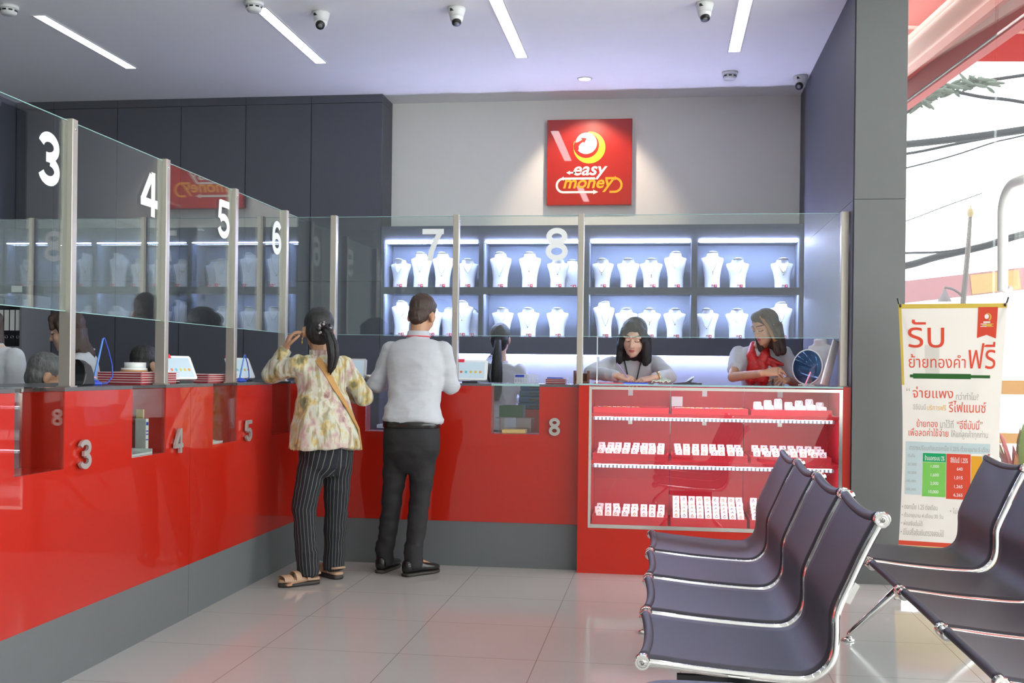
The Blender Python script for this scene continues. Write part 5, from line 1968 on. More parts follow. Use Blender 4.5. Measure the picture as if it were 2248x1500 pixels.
thing('street_barrier', b, M('barrier_orange', (0.40, 0.20, 0.05), rough=0.7), 'orange and white street barrier beyond the plants outside', 'barrier')

# ================================================================== people
def frame_axes(yaw_dir, pitch=0.0, roll=0.0):
    f = V((yaw_dir[0], yaw_dir[1], 0)).normalized()
    l = V((-f.y, f.x, 0))
    u = Z.copy()
    f2 = f * math.cos(pitch) - u * math.sin(pitch)
    u2 = u * math.cos(pitch) + f * math.sin(pitch)
    l2 = l * math.cos(roll) + u2 * math.sin(roll)
    u3 = u2 * math.cos(roll) - l * math.sin(roll)
    return f2, l2, u3


class Head:
    def __init__(s, c, dir_, pitch=0.0, roll=0.0, k=0.95):
        s.c, s.k = V(c), k
        s.f, s.l, s.u = frame_axes(dir_, pitch, roll)

    def p(s, f, l, u):
        return s.c + (s.f * f + s.l * l + s.u * u) * s.k

    def loc(s, q):
        d = (V(q) - s.c) / s.k
        return d.dot(s.f), d.dot(s.l), d.dot(s.u)

    def e(s, b, f, l, u, rf, rl, ru, nu=20, nv=12, mi=0):
        b.ell(s.p(f, l, u), rf * s.k, rl * s.k, ru * s.k, (s.f, s.l, s.u), nu, nv, mi)

    def cap(s, b, a, c, r0, r1, n=12):
        b.capsule(s.p(*a), s.p(*c), r0 * s.k, r1 * s.k, n)

    def skull(s, b, ears=True):
        s.e(b, -0.012, 0, 0.03, 0.096, 0.074, 0.088)
        s.e(b, 0.022, 0, -0.030, 0.064, 0.062, 0.080)
        s.e(b, 0.040, 0, -0.078, 0.040, 0.042, 0.034)
        s.e(b, 0.058, 0, -0.096, 0.020, 0.022, 0.016)
        s.e(b, 0.040, 0.036, -0.030, 0.034, 0.024, 0.034)
        s.e(b, 0.040, -0.036, -0.030, 0.034, 0.024, 0.034)
        s.cap(b, (0.078, 0, 0.012), (0.096, 0, -0.028), 0.009, 0.0125)
        s.e(b, 0.088, 0.012, -0.033, 0.010, 0.008, 0.007)
        s.e(b, 0.088, -0.012, -0.033, 0.010, 0.008, 0.007)
        s.e(b, 0.077, 0, -0.056, 0.011, 0.022, 0.006)
        s.e(b, 0.075, 0, -0.067, 0.011, 0.019, 0.007)
        for q in (1, -1):
            s.e(b, 0.072, 0.031 * q, 0.006, 0.010, 0.017, 0.010)
            s.cap(b, (0.080, 0.012 * q, 0.028), (0.068, 0.050 * q, 0.026), 0.010, 0.009)
            if ears:
                s.e(b, -0.014, 0.074 * q, -0.008, 0.019, 0.009, 0.032)
                s.e(b, -0.006, 0.071 * q, -0.034, 0.010, 0.007, 0.011)

    def neck(s, b, base, r=0.054):
        b.capsule(s.p(-0.018, 0, -0.035), base, r * s.k, r * 1.08, 16)

    def zone(s, q):
        f, l, u = s.loc(q)
        if f > 0.068 and abs(l) < 0.0205 - 0.9 * abs(u + 0.0615) and -0.0705 < u < -0.0530:
            return 1
        a = abs(l)
        if f > 0.05 and 0.012 < a < 0.052 and abs(u - (0.031 + 0.12 * a - 7.0 * max(0, a - 0.028) ** 2)) < 0.0034:
            return 2
        if f > 0.05 and 0.016 < a < 0.046 and abs(u - (-0.0035 + 16.0 * (a - 0.031) ** 2)) < 0.0024:
            return 2
        return 0


def hand(b, w, d, pn, side=1, curl=0.5, k=1.0, spread=0.06):
    """palm, five separate fingers; d fingers' direction, pn palm side, side = +1 thumb towards d x pn"""
    w = V(w)
    d = V(d).normalized()
    pn = V(pn)
    pn = (pn - d * pn.dot(d)).normalized()
    s = d.cross(pn) * side
    b.capsule(w - d * 0.02 * k, w + d * 0.012 * k, 0.025 * k, 0.024 * k, 12)
    b.loft([B.ring(w + d * q * k, s * a * k, pn * t * k, 14, 2.6) for q, a, t in ((-0.005, 0.024, 0.019), (0.02, 0.033, 0.017), (0.05, 0.039, 0.015), (0.078, 0.040, 0.013), (0.09, 0.036, 0.010))])
    for i, (off, L, r) in enumerate(((0.030, 0.070, 0.0085), (0.0105, 0.079, 0.0088), (-0.0095, 0.073, 0.0085), (-0.028, 0.057, 0.0075))):
        p = w + d * (0.078 - 0.006 * abs(i - 1)) * k + s * off * k
        ang = 0.0
        for j, fr in enumerate((0.44, 0.31, 0.25)):
            ang += curl * (0.75, 1.0, 0.7)[j] * (1 + 0.12 * i)
            dd = (d * math.cos(ang) + pn * math.sin(ang) + s * (off / 0.04) * spread).normalized()
            q = p + dd * L * fr * k
            b.capsule(p, q, r * k * (1 - 0.1 * j), r * k * (0.92 - 0.1 * j), 8)
            p = q
    p = w + d * 0.022 * k + s * 0.030 * k
    for j, (L, a) in enumerate(((0.042, 0.75), (0.032, 0.45), (0.026, 0.2))):
        dd = (d * math.cos(a) + s * math.sin(a) + pn * (0.30 + 0.25 * j * curl)).normalized()
        q = p + dd * L * k
        b.capsule(p, q, (0.0115 - 0.001 * j) * k, (0.0105 - 0.001 * j) * k, 8)
        p = q


# rings along the spine: (distance from the pelvis, half width, half depth, forward offset)
FEM = [(-0.12, 0.085, 0.075, 0), (-0.07, 0.150, 0.105, -0.01), (0.0, 0.160, 0.112, -0.012), (0.09, 0.142, 0.098, -0.004), (0.18, 0.120, 0.085, 0.0), (0.28, 0.130, 0.092, 0.008), (0.36, 0.142, 0.102, 0.014), (0.43, 0.152, 0.088, 0.004), (0.475, 0.142, 0.070, -0.002), (0.505, 0.095, 0.056, -0.004), (0.525, 0.055, 0.050, 0)]
MAL = [(-0.12, 0.085, 0.08, 0), (-0.07, 0.150, 0.105, -0.01), (0.0, 0.158, 0.110, -0.008), (0.09, 0.148, 0.100, 0.0), (0.18, 0.142, 0.095, 0.004), (0.28, 0.152, 0.102, 0.008), (0.37, 0.168, 0.110, 0.008), (0.44, 0.176, 0.095, 0.0), (0.485, 0.160, 0.072, -0.004), (0.515, 0.105, 0.058, -0.004), (0.535, 0.058, 0.052, 0)]


class Body:
    def __init__(s, pelvis, dir_, lean, k, rings, side=0.0):
        s.o = V(pelvis)
        s.f0 = V((dir_[0], dir_[1], 0)).normalized()
        s.l = V((-s.f0.y, s.f0.x, 0))
        s.u = (Z * math.cos(lean) + s.f0 * math.sin(lean) + s.l * side).normalized()
        s.f = s.l.cross(s.u)
        s.k, s.r = k, rings

    def at(s, a, f=0, l=0):
        # the lower spine stays upright, the lean comes in above the hips
        return s.o + (s.u * a + s.f * f + s.l * l) * s.k if a > 0 else s.o + (Z * a + s.f0 * f + s.l * l) * s.k

    def torso(s, b, inf=0.0, lo=0, hi=None, flare=None, n=26, e=2.3):
        rs = []
        for i, (a, w, d, fo) in enumerate(s.r[lo:hi]):
            x = inf + (flare(a) if flare else 0)
            f, = (s.f if a > 0 else s.f0,)
            rs.append(B.ring(s.at(a, fo), s.l * (w * s.k + x), f * (d * s.k + x), n, e))
        b.loft(rs)


def limb(b, pts, rs, inf=0.0, n=14):
    for i in range(len(pts) - 1):
        b.capsule(pts[i], pts[i + 1], rs[i] + inf, rs[i + 1] + inf, n)


def shoe(heel, toe, w=0.045, h=0.075, L=None, sole=0.018):
    """closed shoe from heel to toe on the floor: upper and sole"""
    heel, toe = V(heel), V(toe)
    d = (toe - heel).normalized()
    L = (toe - heel).length
    s = V((-d.y, d.x, 0))
    up, so = B(), B()
    pr = [(0.0, 0.55, 0.9), (0.04, 0.72, 1.0), (0.18, 0.80, 1.05), (0.36, 0.80, 0.95), (0.52, 0.92, 0.72), (0.72, 1.0, 0.56), (0.88, 0.86, 0.46), (0.97, 0.5, 0.36), (1.0, 0.2, 0.2)]
    up.loft([B.ring(heel + d * (q * L) + Z * (sole + h * t * 0.5), s * (w * a), Z * (h * t * 0.5), 16, 2.6) for q, a, t in pr])
    so.loft([B.ring(heel + d * (q * L * 1.01 - 0.003) + Z * (sole * 0.5 + 0.0005), s * (w * a * 1.04), Z * (sole * 0.5), 14, 5) for q, a, t in pr])
    hb = B()
    return up, so


# ------------------------------------------------------------------ the standing man
MANR = [(a, w * 0.90, d, f) for a, w, d, f in MAL]
bd = Body((-1.493, 6.44, 0.875), (0.05, 1), 0.20, 1.07, MANR)
hd = Head((-1.470, 6.585, 1.572), (0.22, 1), 0.38, 0.05, 0.99)
LS, RS = bd.at(0.455, -0.005, 0.150), bd.at(0.455, -0.005, -0.150)
LE, RE = V((-1.752, 6.58, 1.150)), V((-1.288, 6.58, 1.145))
LW, RW = V((-1.640, 6.83, 1.222)), V((-1.405, 6.82, 1.222))
LHIP, RHIP = V((-1.578, 6.44, 0.82)), V((-1.412, 6.44, 0.82))
LK, RK = V((-1.622, 6.485, 0.455)), V((-1.448, 6.47, 0.455))
LA, RA = V((-1.678, 6.535, 0.085)), V((-1.478, 6.455, 0.085))
b = B()
bd.torso(b, -0.012)
hd.skull(b)
for q in (1, -1):
    hd.e(b, -0.010, 0.081 * q, -0.014, 0.020, 0.011, 0.034)
hd.neck(b, bd.at(0.50), 0.056)
for S_, E_, W_, sd_ in ((LS, LE, LW, 1), (RS, RE, RW, -1)):
    limb(b, [S_, E_, W_], [0.044, 0.037, 0.026])
    hand(b, W_, (-0.15 * sd_, 0.95, -0.06), (0.2 * sd_, 0, -1), -sd_, 0.20, 0.98)
for H_, K_, A_ in ((LHIP, LK, LA), (RHIP, RK, RA)):
    limb(b, [H_, K_, A_], [0.070, 0.050, 0.036])
b.capsule(LA, LA + V((0.02, 0.10, -0.045)), 0.032, 0.028)
b.capsule(RA, RA + V((0.07, 0.09, -0.045)), 0.032, 0.028)
me = remeshed(b, 0.0055, 3, 'person')
for m_ in (m_skin, m_lip, m_brow):
    pass
def zones(me, hd):
    zz = [hd.zone(p.center) for p in me.polygons]
    me.polygons.foreach_set('material_index', zz)


zones(me, hd)
man = thing('person', me, [m_skin, m_lip, m_brow], 'standing person in a white long-sleeved shirt and black trousers, seen from behind', 'person', base=(-1.53, 6.45, 0))
b = B()
def man_fl(a):
    return (0.004 if a < 0.03 else 0.014) + (0.012 if 0.04 < a < 0.16 else 0.0)


bd.r = [(0.015, 0.140, 0.100, -0.006), (0.05, 0.150, 0.108, -0.004)] + MANR[3:]
bd.torso(b, 0.006, 0, 9, man_fl)
bd.r = MANR
for S_, E_, W_ in ((LS, LE, LW), (RS, RE, RW)):
    limb(b, [bd.at(0.43, 0, 0.10 if S_ is LS else -0.10), S_, E_, W_], [0.075, 0.062, 0.058, 0.036], 0.002)
    b.capsule(E_, E_.lerp(W_, 0.35), 0.062, 0.050)
b.capsule(bd.at(0.50, -0.03, 0.0), bd.at(0.47, -0.03, 0.0), 0.06, 0.07)
sm = folds(remeshed(b, 0.008, 6, 'shirt'), 0.011, (5, 5, 9.5), 3.1, lambda c: 1.2 - 0.75 * max(0, min(1, (c.z - 1.0) / 0.35)), True)
part('shirt', sm, m_shirt, man, 'white cotton shirt')
b = B()
nb = bd.at(0.512, -0.004)
na = (hd.p(-0.018, 0, -0.06) - nb).normalized()
nu_ = bd.l
nf_ = nu_.cross(na)
b.loft([B.ring(nb + na * q, nu_ * r, nf_ * r, 24) for q, r in ((-0.012, 0.080), (0.0, 0.074), (0.060, 0.067), (0.064, 0.065), (0.060, 0.060), (0.0, 0.062))])
part('collar', b, m_shirt, man)
b = B()
b.tube([nb + na * 0.030 + nu_ * (0.0735 * math.cos(t)) + nf_ * (0.0735 * math.sin(t)) for t in [i * math.pi / 12 for i in range(24)]], 0.0036, 6, closed=True)
part('lanyard', b, m_tagred, man, 'red lanyard round the collar')
b = B()
bz = [(0.012, 0.0), (0.016, 0.003), (0.046, 0.003), (0.050, 0.0)]
b.loft([B.ring(bd.at(0.0, -0.006) + Z * (q + 0.005), bd.l * (0.172 + r), bd.f0 * (0.122 + r), 32, 2.3) for q, r in bz])
part('belt', b, m_leather, man, 'black leather belt')
b = B()
b.loft([B.ring(bd.at(0, -0.006) + Z * q, bd.l * (w_), bd.f0 * d_, 28, 2.3) for q, w_, d_ in ((-0.26, 0.060, 0.050), (-0.21, 0.115, 0.080), (-0.13, 0.168, 0.114), (-0.05, 0.174, 0.124), (0.0, 0.170, 0.122), (0.046, 0.167, 0.118))])
for H_, K_, A_ in ((LHIP, LK, LA), (RHIP, RK, RA)):
    limb(b, [H_ - Z * 0.06, H_.lerp(K_, 0.35), H_.lerp(K_, 0.65), K_, K_.lerp(A_, 0.5), A_ + Z * 0.02], [0.092, 0.086, 0.074, 0.066, 0.060, 0.055])
    b.loft([B.ring(A_ + Z * q, X * r, Y * r * 1.15, 20) for q, r in ((-0.045, 0.056), (0.0, 0.058), (0.10, 0.057))])
part('trousers', folds(remeshed(b, 0.009, 12, 'trousers'), 0.0065, (6, 6, 10), 1.3, lambda c: 0.35 if c.z > 0.8 else 1.0, True), m_trouser, man, 'black trousers')
for hl, te in ((LA + V((-0.012, -0.075, -0.085)), LA + V((0.035, 0.195, -0.085))), (RA + V((-0.04, -0.065, -0.085)), RA + V((0.125, 0.145, -0.085)))):
    hl.z = te.z = 0.0
    up, so_b = shoe(hl, te, 0.046, 0.078, sole=0.020)
    s_ = part('shoe', up, m_leather, man, 'polished black leather shoe')
    part('shoe_sole', so_b, m_sole, s_)
b = B()
hd.e(b, -0.020, 0, 0.048, 0.102, 0.081, 0.090)
hd.e(b, -0.050, 0, -0.008, 0.062, 0.068, 0.072)
hd.e(b, -0.062, 0, -0.050, 0.036, 0.050, 0.036)
hd.e(b, 0.030, 0, 0.090, 0.055, 0.062, 0.040)
hm = folds(remeshed(b, 0.005, 2, 'hair'), 0.0032, (55, 55, 16), 2.0)
part('hair', hm, m_hairb if False else m_hairbr, man, 'short dark brown hair')

# ------------------------------------------------------------------ the woman customer
wd = (-0.66, 0.75)
bd = Body((-1.950, 6.165, 0.85), wd, 0.16, 0.93, FEM, side=0.0)
hd = Head((-2.018, 6.235, 1.462), (-0.45, 0.89), 0.22, 0.06, 1.02)
LS, RS = bd.at(0.445, -0.005, 0.150), bd.at(0.445, -0.005, -0.150)
LE, RE = V((-2.285, 6.17, 1.205)), V((-1.775, 6.36, 1.075))
LW, RW = V((-2.185, 6.14, 1.350)), V((-1.96, 6.56, 1.09))
LHIP, RHIP = V((-1.985, 6.12, 0.78)), V((-1.885, 6.235, 0.78))
LK, RK = V((-2.050, 6.10, 0.43)), V((-1.905, 6.26, 0.43))
LA, RA = V((-2.005, 6.055, 0.075)), V((-1.918, 6.275, 0.075))
b = B()
bd.torso(b, -0.012)
hd.skull(b)
for q in (1, -1):
    hd.e(b, -0.004, 0.086 * q, -0.016, 0.020, 0.011, 0.034)
hd.neck(b, bd.at(0.49), 0.050)
limb(b, [LS, LE, LW], [0.040, 0.035, 0.024])
limb(b, [RS, RE, RW], [0.040, 0.035, 0.024])
hand(b, LW, (0.30, 0.08, 0.95), (0.85, 0.45, -0.25), -1, 0.50, 1.0, 0.25)
hand(b, RW, (-0.3, 0.9, 0.1), (0, 0, -1), -1, 0.4, 0.95)
for H_, K_, A_ in ((LHIP, LK, LA), (RHIP, RK, RA)):
    limb(b, [H_, K_, A_], [0.066, 0.046, 0.034])
b.capsule(LA - Z * 0.03, LA + V((-0.07, -0.085, -0.052)), 0.030, 0.024)
b.capsule(RA - Z * 0.03, RA + V((-0.075, 0.07, -0.052)), 0.030, 0.024)
for q in range(5):
    c_ = LA + V((-0.078, -0.098, -0.058)) + V((0.76, -0.65, 0)) * (0.014 * (q - 2))
    b.capsule(c_, c_ + V((-0.016, -0.02, 0)), 0.0075, 0.0065, 8)
me = remeshed(b, 0.0048, 3, 'person')
zones(me, hd)
wom = thing('person', me, [m_skin, m_lip, m_brow], 'person in a pale patterned blouse leaning on the left counter, hand at head', 'person', base=(-1.96, 6.15, 0))
b = B()
def hem(a):
    return 0.014 + max(0.0, (0.30 - a)) * 0.155


rs_ = []
for a, w_, d_, fo in [(-0.070, 0.150, 0.110, -0.015), (0.0, 0.150, 0.110, -0.012), (0.10, 0.146, 0.104, -0.010), (0.20, 0.142, 0.100, -0.004)] + FEM[5:10]:
    x_ = hem(a)
    ring_ = []
    for i in range(40):
        t_ = 2 * math.pi * i / 40
        wob = 1 + 0.035 * math.sin(7 * t_) * max(0, min(1, (0.25 - a) / 0.25)) + 0.02 * math.sin(3 * t_ + 1) * max(0, min(1, (0.25 - a) / 0.25))
        dr = Z * (-0.03 if a < -0.05 and math.sin(t_) < 0 else 0)
        ring_.append(bd.at(a, fo) + (bd.l * math.cos(t_) * (w_ * 0.95 + x_) + bd.f * math.sin(t_) * (d_ * 0.95 + x_)) * wob + dr)
    rs_.append(ring_)
b.loft(rs_)
limb(b, [bd.at(0.41, 0, 0.09), LS, LE, LW - (LW - LE) * 0.10], [0.075, 0.060, 0.056, 0.036])
limb(b, [bd.at(0.41, 0, -0.09), RS, RE, RW], [0.075, 0.060, 0.058, 0.042])
b.capsule(LS.lerp(LE, 0.55), LE, 0.064, 0.052)
b.capsule(bd.at(0.48, -0.015), bd.at(0.44, -0.015), 0.05, 0.07)
blm = folds(remeshed(b, 0.008, 4, 'blouse'), 0.011, (9, 9, 4.5), 5.2, None, True)
from mathutils.bvhtree import BVHTree
bvh = BVHTree.FromPolygons([v.co.copy() for v in blm.vertices], [tuple(p.vertices) for p in blm.polygons])
part('blouse', blm, m_blouse, wom, 'loose cream, pink and yellow patterned blouse')
b = B()
nb = bd.at(0.497, -0.004)
na = (hd.p(-0.018, 0, -0.06) - nb).normalized()
nf_ = bd.l.cross(na)
b.loft([B.ring(nb + na * q, bd.l * r, nf_ * r, 24) for q, r in ((-0.015, 0.074), (0.0, 0.066), (0.040, 0.062), (0.044, 0.060), (0.040, 0.055), (0.0, 0.056))])
part('collar', b, m_blouse, wom)
b = B()
ta = LW - (LW - LE) * 0.16
td = (LW - LE).normalized()
tu, tv = B.perp(td)
b.loft([B.ring(ta + td * q, tu * r, tv * r, 18) for q, r in ((-0.035, 0.043), (0.0, 0.040), (0.028, 0.039), (0.028, 0.034), (0.0, 0.034))])
part('cuff', b, m_blouse, wom)
# crossbody strap from the left shoulder down the back to the right hip
b = B()
sp = []
for i in range(15):
    t_ = i / 14
    a = 0.47 - 0.48 * t_
    l = 0.055 - 0.245 * t_
    w_ = 0.165 + 0.10 * max(0, 0.30 - a) * 0.5
    de = 0.118 + 0.10 * max(0, 0.30 - a)
    if a > 0.40:
        de -= (a - 0.40) * 0.6
    x = min(0.98, abs(l) / w_)
    f = -de * (1 - x ** 2.2) ** (1 / 2.2)
    hit = bvh.ray_cast(bd.at(a, -0.6, l), bd.f)
    sp.append(hit[0] if hit[0] else bd.at(a, f, l))
sn = []
for i, p in enumerate(sp):
    d = (sp[min(i + 1, 14)] - sp[max(i - 1, 0)]).normalized()
    nrm = (p - bd.at(max(0.01, 0.47 - 0.48 * i / 14), 0, 0))
    nrm = (nrm - d * nrm.dot(d)).normalized()
    s_ = d.cross(nrm)
    sn.append([p + s_ * 0.019 + nrm * 0.002, p + s_ * 0.019 + nrm * 0.007, p - s_ * 0.019 + nrm * 0.007, p - s_ * 0.019 + nrm * 0.002])
b.loft(sn, 0, False)
part('bag_strap', b, m_strap, wom, 'tan woven bag strap across the back')
b = B()
b.loft([B.ring(bd.at(0, -0.01) + Z * q, bd.l * w_, bd.f0 * d_, 26, 2.3) for q, w_, d_ in ((-0.24, 0.09, 0.07), (-0.18, 0.135, 0.108), (-0.10, 0.152, 0.120), (0.0, 0.148, 0.113), (0.04, 0.135, 0.10))])
for H_, K_, A_ in ((LHIP, LK, LA), (RHIP, RK, RA)):
    limb(b, [H_ - Z * 0.04, H_.lerp(K_, 0.35), H_.lerp(K_, 0.7), K_, K_.lerp(A_, 0.5), A_ + Z * 0.02], [0.090, 0.088, 0.080, 0.074, 0.068, 0.064])
    b.loft([B.ring(A_ + Z * q, X * r, Y * r, 20) for q, r in ((-0.02, 0.064), (0.02, 0.065), (0.12, 0.064))])
tm = folds(remeshed(b, 0.008, 10, 'trousers'), 0.0065, (6, 6, 8), 2.2, None, True)
sa = tm.attributes.new('stripe', 'FLOAT', 'POINT')
for v in tm.vertices:
    best = None
    for ai, (H_, K_, A_) in enumerate(((LHIP, LK, LA), (RHIP, RK, RA))):
        p0, p1 = (H_, K_) if v.co.z > K_.z else (K_, A_)
        f_ = (p0.z - v.co.z) / (p0.z - p1.z)
        c_ = p0.lerp(p1, max(-0.3, min(1.3, f_)))
        d_ = V((v.co.x - c_.x, v.co.y - c_.y))
        if best is None or d_.length < best[0]:
            best = (d_.length, math.atan2(d_.x, -d_.y), ai)
    sa.data[v.index].value = best[1] * 0.070 + best[2] * 0.0105
part('trousers', tm, m_pin, wom, 'dark pinstriped trousers')
for A_, d_, sgn in ((LA, V((-0.76, -0.65, 0)), 1), (RA, V((-0.74, 0.67, 0)), 1)):
    hl = A_ - d_ * 0.065
    te = A_ + d_ * 0.175
    hl.z = te.z = 0
    L = (te - hl).length
    s_ = V((-d_.y, d_.x, 0))
    pr = [(0.0, 0.5), (0.05, 0.74), (0.2, 0.82), (0.4, 0.78), (0.65, 1.0), (0.85, 0.92), (0.96, 0.6), (1.0, 0.25)]
    so_b = B()
    so_b.loft([B.ring(hl + d_ * (q * L) + Z * 0.0125, s_ * (0.046 * a), Z * 0.012, 14, 5) for q, a in pr])
    sn_ = part('sandal', so_b, m_sole, wom, 'dark rubber sandal sole')
    mid = B()
    mid.loft([B.ring(hl + d_ * (q * L) + Z * 0.034, s_ * (0.044 * a), Z * 0.009, 14, 4) for q, a in pr])
    part('footbed', mid, m_sandal, sn_)
    st = B()

    def strap(q0, q1, h, wd_=0.012, ww=0.047):
        for i in range(9):
            pass
        c0 = hl + d_ * (q0 * L)
        pts = []
        for i in range(13):
            a = math.pi * i / 12
            q = q0 + (q1 - q0) * i / 12
            pts.append(hl + d_ * (q * L) + s_ * (ww * math.cos(a)) + Z * (0.035 + h * math.sin(a) ** 0.7))
        rg = []
        for i, p in enumerate(pts):
            dd = (pts[min(i + 1, 12)] - pts[max(i - 1, 0)]).normalized()
            n_ = dd.cross(d_).normalized()
            rg.append([p + d_ * wd_ + n_ * 0.002, p + d_ * wd_ - n_ * 0.002, p - d_ * wd_ - n_ * 0.002, p - d_ * wd_ + n_ * 0.002])
        st.loft(rg, 0, False)
    strap(0.80, 0.86, 0.030, 0.026, 0.044)
    strap(0.55, 0.62, 0.048, 0.016, 0.044)
    strap(0.30, 0.40, 0.068, 0.010, 0.042)
    pts = [hl + d_ * (0.30 * L) + s_ * 0.04 + Z * 0.06, hl + d_ * (0.02 * L) + s_ * 0.036 + Z * 0.068, hl - d_ * 0.004 + Z * 0.07, hl + d_ * (0.02 * L) - s_ * 0.036 + Z * 0.068, hl + d_ * (0.30 * L) - s_ * 0.04 + Z * 0.06]
    st.tube(pts, 0.007, 8)
    part('straps', st, m_sandal, sn_, 'beige leather straps')
b = B()
hd.e(b, -0.018, 0, 0.048, 0.108, 0.086, 0.090)
hd.e(b, -0.050, 0, -0.012, 0.074, 0.080, 0.084)
hd.e(b, 0.045, 0, 0.078, 0.058, 0.060, 0.045)
hd.e(b, 0.020, 0.062, 0.030, 0.045, 0.018, 0.045)
hd.e(b, -0.085, 0, -0.020, 0.045, 0.050, 0.050)
part('hair', folds(remeshed(b, 0.005, 2, 'hair'), 0.003, (40, 40, 12), 4.0), m_hairb, wom, 'black hair tied back')
b = B()
tb = hd.p(-0.120, -0.010, -0.015)
rr = random.Random(21)
for q in range(22):
    a, r_ = rr.uniform(0, 6.283), rr.uniform(0.3, 1.0)
    e_ = rr.uniform(-0.03, 0.01)
    ox, oy = math.cos(a) * r_, math.sin(a) * r_
    b.tube([tb + V((ox * 0.012, oy * 0.012, 0)), tb + V((0.035 + ox * 0.024, -0.02 + oy * 0.02, -0.03)), tb + V((0.060 + ox * 0.031, -0.03 + oy * 0.028, -0.09)), tb + V((0.066 + ox * 0.030, -0.025 + oy * 0.028, -0.16)), tb + V((0.056 + ox * 0.022, -0.02 + oy * 0.02, -0.212 + e_)), tb + V((0.048 + ox * 0.016, -0.02 + oy * 0.014, -0.240 + e_))], [0.012, 0.014, 0.015, 0.014, 0.010, 0.003], 8)
part('ponytail', b, m_hairb, wom, 'black ponytail')
b = B()
rr = random.Random(9)
for i in range(60):
    a = rr.uniform(0, 6.283)
    c_ = tb + V((0.008, -0.005, -0.006)) + (hd.l * math.cos(a) + hd.u * math.sin(a)) * rr.uniform(0.028, 0.042) + hd.f * rr.uniform(-0.018, 0.012)
    b.ell(c_, 0.008, 0.008, 0.008, nu=8, nv=6, mi=0 if i % 4 else 1)
part('hair_tie', b, [m_black, M('beads_silver_red', (0.35, 0.30, 0.32), rough=0.2)], wom, 'black beaded hair tie')
b = B()
ring_c = LW + V((0.50, 0.15, 0.85)).normalized() * 0.095
b.ell(hd.p(0.0, 0.090, -0.052), 0.005, 0.005, 0.008, nu=10, nv=8)
b.tube([hd.p(0.0, 0.090, -0.058), hd.p(0.0, 0.091, -0.085)], 0.0035, 6)
part('earring', b, m_gold, wom)


# ------------------------------------------------------------------ staff
def staff(label, pelvis, dir_, lean, k, head, arms, hair, skin, base, legs=True, seated=False, short=False, rings=FEM, extra=None, voxel=0.005):
    bd = Body(pelvis, dir_, lean, k, rings)
    b = B()
    bd.torso(b, -0.010)
    head.skull(b)
    head.neck(b, bd.at(0.50), 0.048)
    J = {}
    for sd_, key in ((1, 'L'), (-1, 'R')):
        S_ = bd.at(0.45, -0.003, 0.155 * sd_)
        E_, W_, hdn, pn, curl = arms[key]
        E_, W_ = V(E_), V(W_)
        J[key] = (S_, E_, W_)
        limb(b, [S_, E_, W_], [0.040, 0.034, 0.024])
        hand(b, W_, hdn, pn, -sd_, curl, 0.95)
    P0 = V(pelvis)
    lg = []
    for sd_ in (1, -1):
        h = P0 + bd.l * 0.085 * sd_ * k - Z * 0.04
        if seated:
            kn = h + bd.f0 * 0.40 * k + Z * 0.01
            an = V((kn.x, kn.y, 0.075)) - bd.f0 * 0.04
        else:
            kn = V((h.x, h.y, P0.z * 0.52)) + bd.f0 * 0.02
            an = V((h.x, h.y, 0.075)) - bd.f0 * 0.01
        limb(b, [h, kn, an], [0.066, 0.046, 0.034])
        b.capsule(an - Z * 0.03, an + bd.f0 * 0.12 - Z * 0.048, 0.030, 0.024)
        lg.append((h, kn, an))
    me = remeshed(b, voxel, 3, 'person')
    zones(me, head)
    p = thing('person', me, [skin, m_lip, m_brow], label, 'person', base=base)
    b = B()
    bd.torso(b, 0.008, 1, 10)
    for key in 'LR':
        S_, E_, W_ = J[key]
        sgn = 1 if key == 'L' else -1
        if short:
            limb(b, [bd.at(0.42, 0, 0.10 * sgn), S_, S_.lerp(E_, 0.62)], [0.068, 0.056, 0.054])
        else:
            limb(b, [bd.at(0.42, 0, 0.10 * sgn), S_, E_, E_.lerp(W_, 0.9)], [0.068, 0.056, 0.050, 0.036])
    part('shirt', folds(remeshed(b, 0.009, 4, 'shirt'), 0.009, (7, 7, 7), pelvis[0], None, True), m_shirt, p, 'white uniform shirt')
    b = B()
    nb = bd.at(0.505, 0.0)
    na = (head.p(-0.018, 0, -0.06) - nb).normalized()
    nf_ = bd.l.cross(na)
    b.loft([B.ring(nb + na * q, bd.l * r, nf_ * r, 20) for q, r in ((-0.022, 0.080), (-0.004, 0.068), (0.022, 0.062), (0.025, 0.060), (0.020, 0.055), (-0.004, 0.056))])
    part('collar', b, m_shirt, p)
    b = B()
    b.loft([B.ring(bd.at(0, -0.01) + Z * q, bd.l * w_ * k, bd.f0 * d_ * k, 22, 2.3) for q, w_, d_ in ((-0.15, 0.15, 0.12), (-0.08, 0.165, 0.124), (0.0, 0.165, 0.12), (0.02, 0.16, 0.115))])
    for h, kn, an in lg:
        limb(b, [h, kn, an + Z * 0.03], [0.080, 0.062, 0.050])
    part('trousers', remeshed(b, 0.012, 3, 'trousers'), m_trouser, p, 'black trousers')
    for h, kn, an in lg:
        d = bd.f0
        hl = V((an.x, an.y, 0)) - d * 0.07
        up, sob = shoe(hl, hl + d * 0.24, 0.042, 0.07)
        s_ = part('shoe', up, m_leather, p)
        part('shoe_sole', sob, m_sole, s_)
    b = B()
    hair(b, head)
    return p, bd, J


def add_hair(p, b, mat, lab, voxel=0.006, sm=2, name='hair'):
    part(name, folds(remeshed(b, voxel, sm, name), 0.003, (45, 45, 9), 4.0), mat, p, lab)


def cap_hair(b, h, back=1.0):
    h.e(b, -0.022, 0, 0.044, 0.100, 0.082, 0.088)
    h.e(b, -0.050, 0, -0.010, 0.066, 0.074, 0.078)
    h.e(b, 0.030, 0, 0.086, 0.055, 0.062, 0.042)


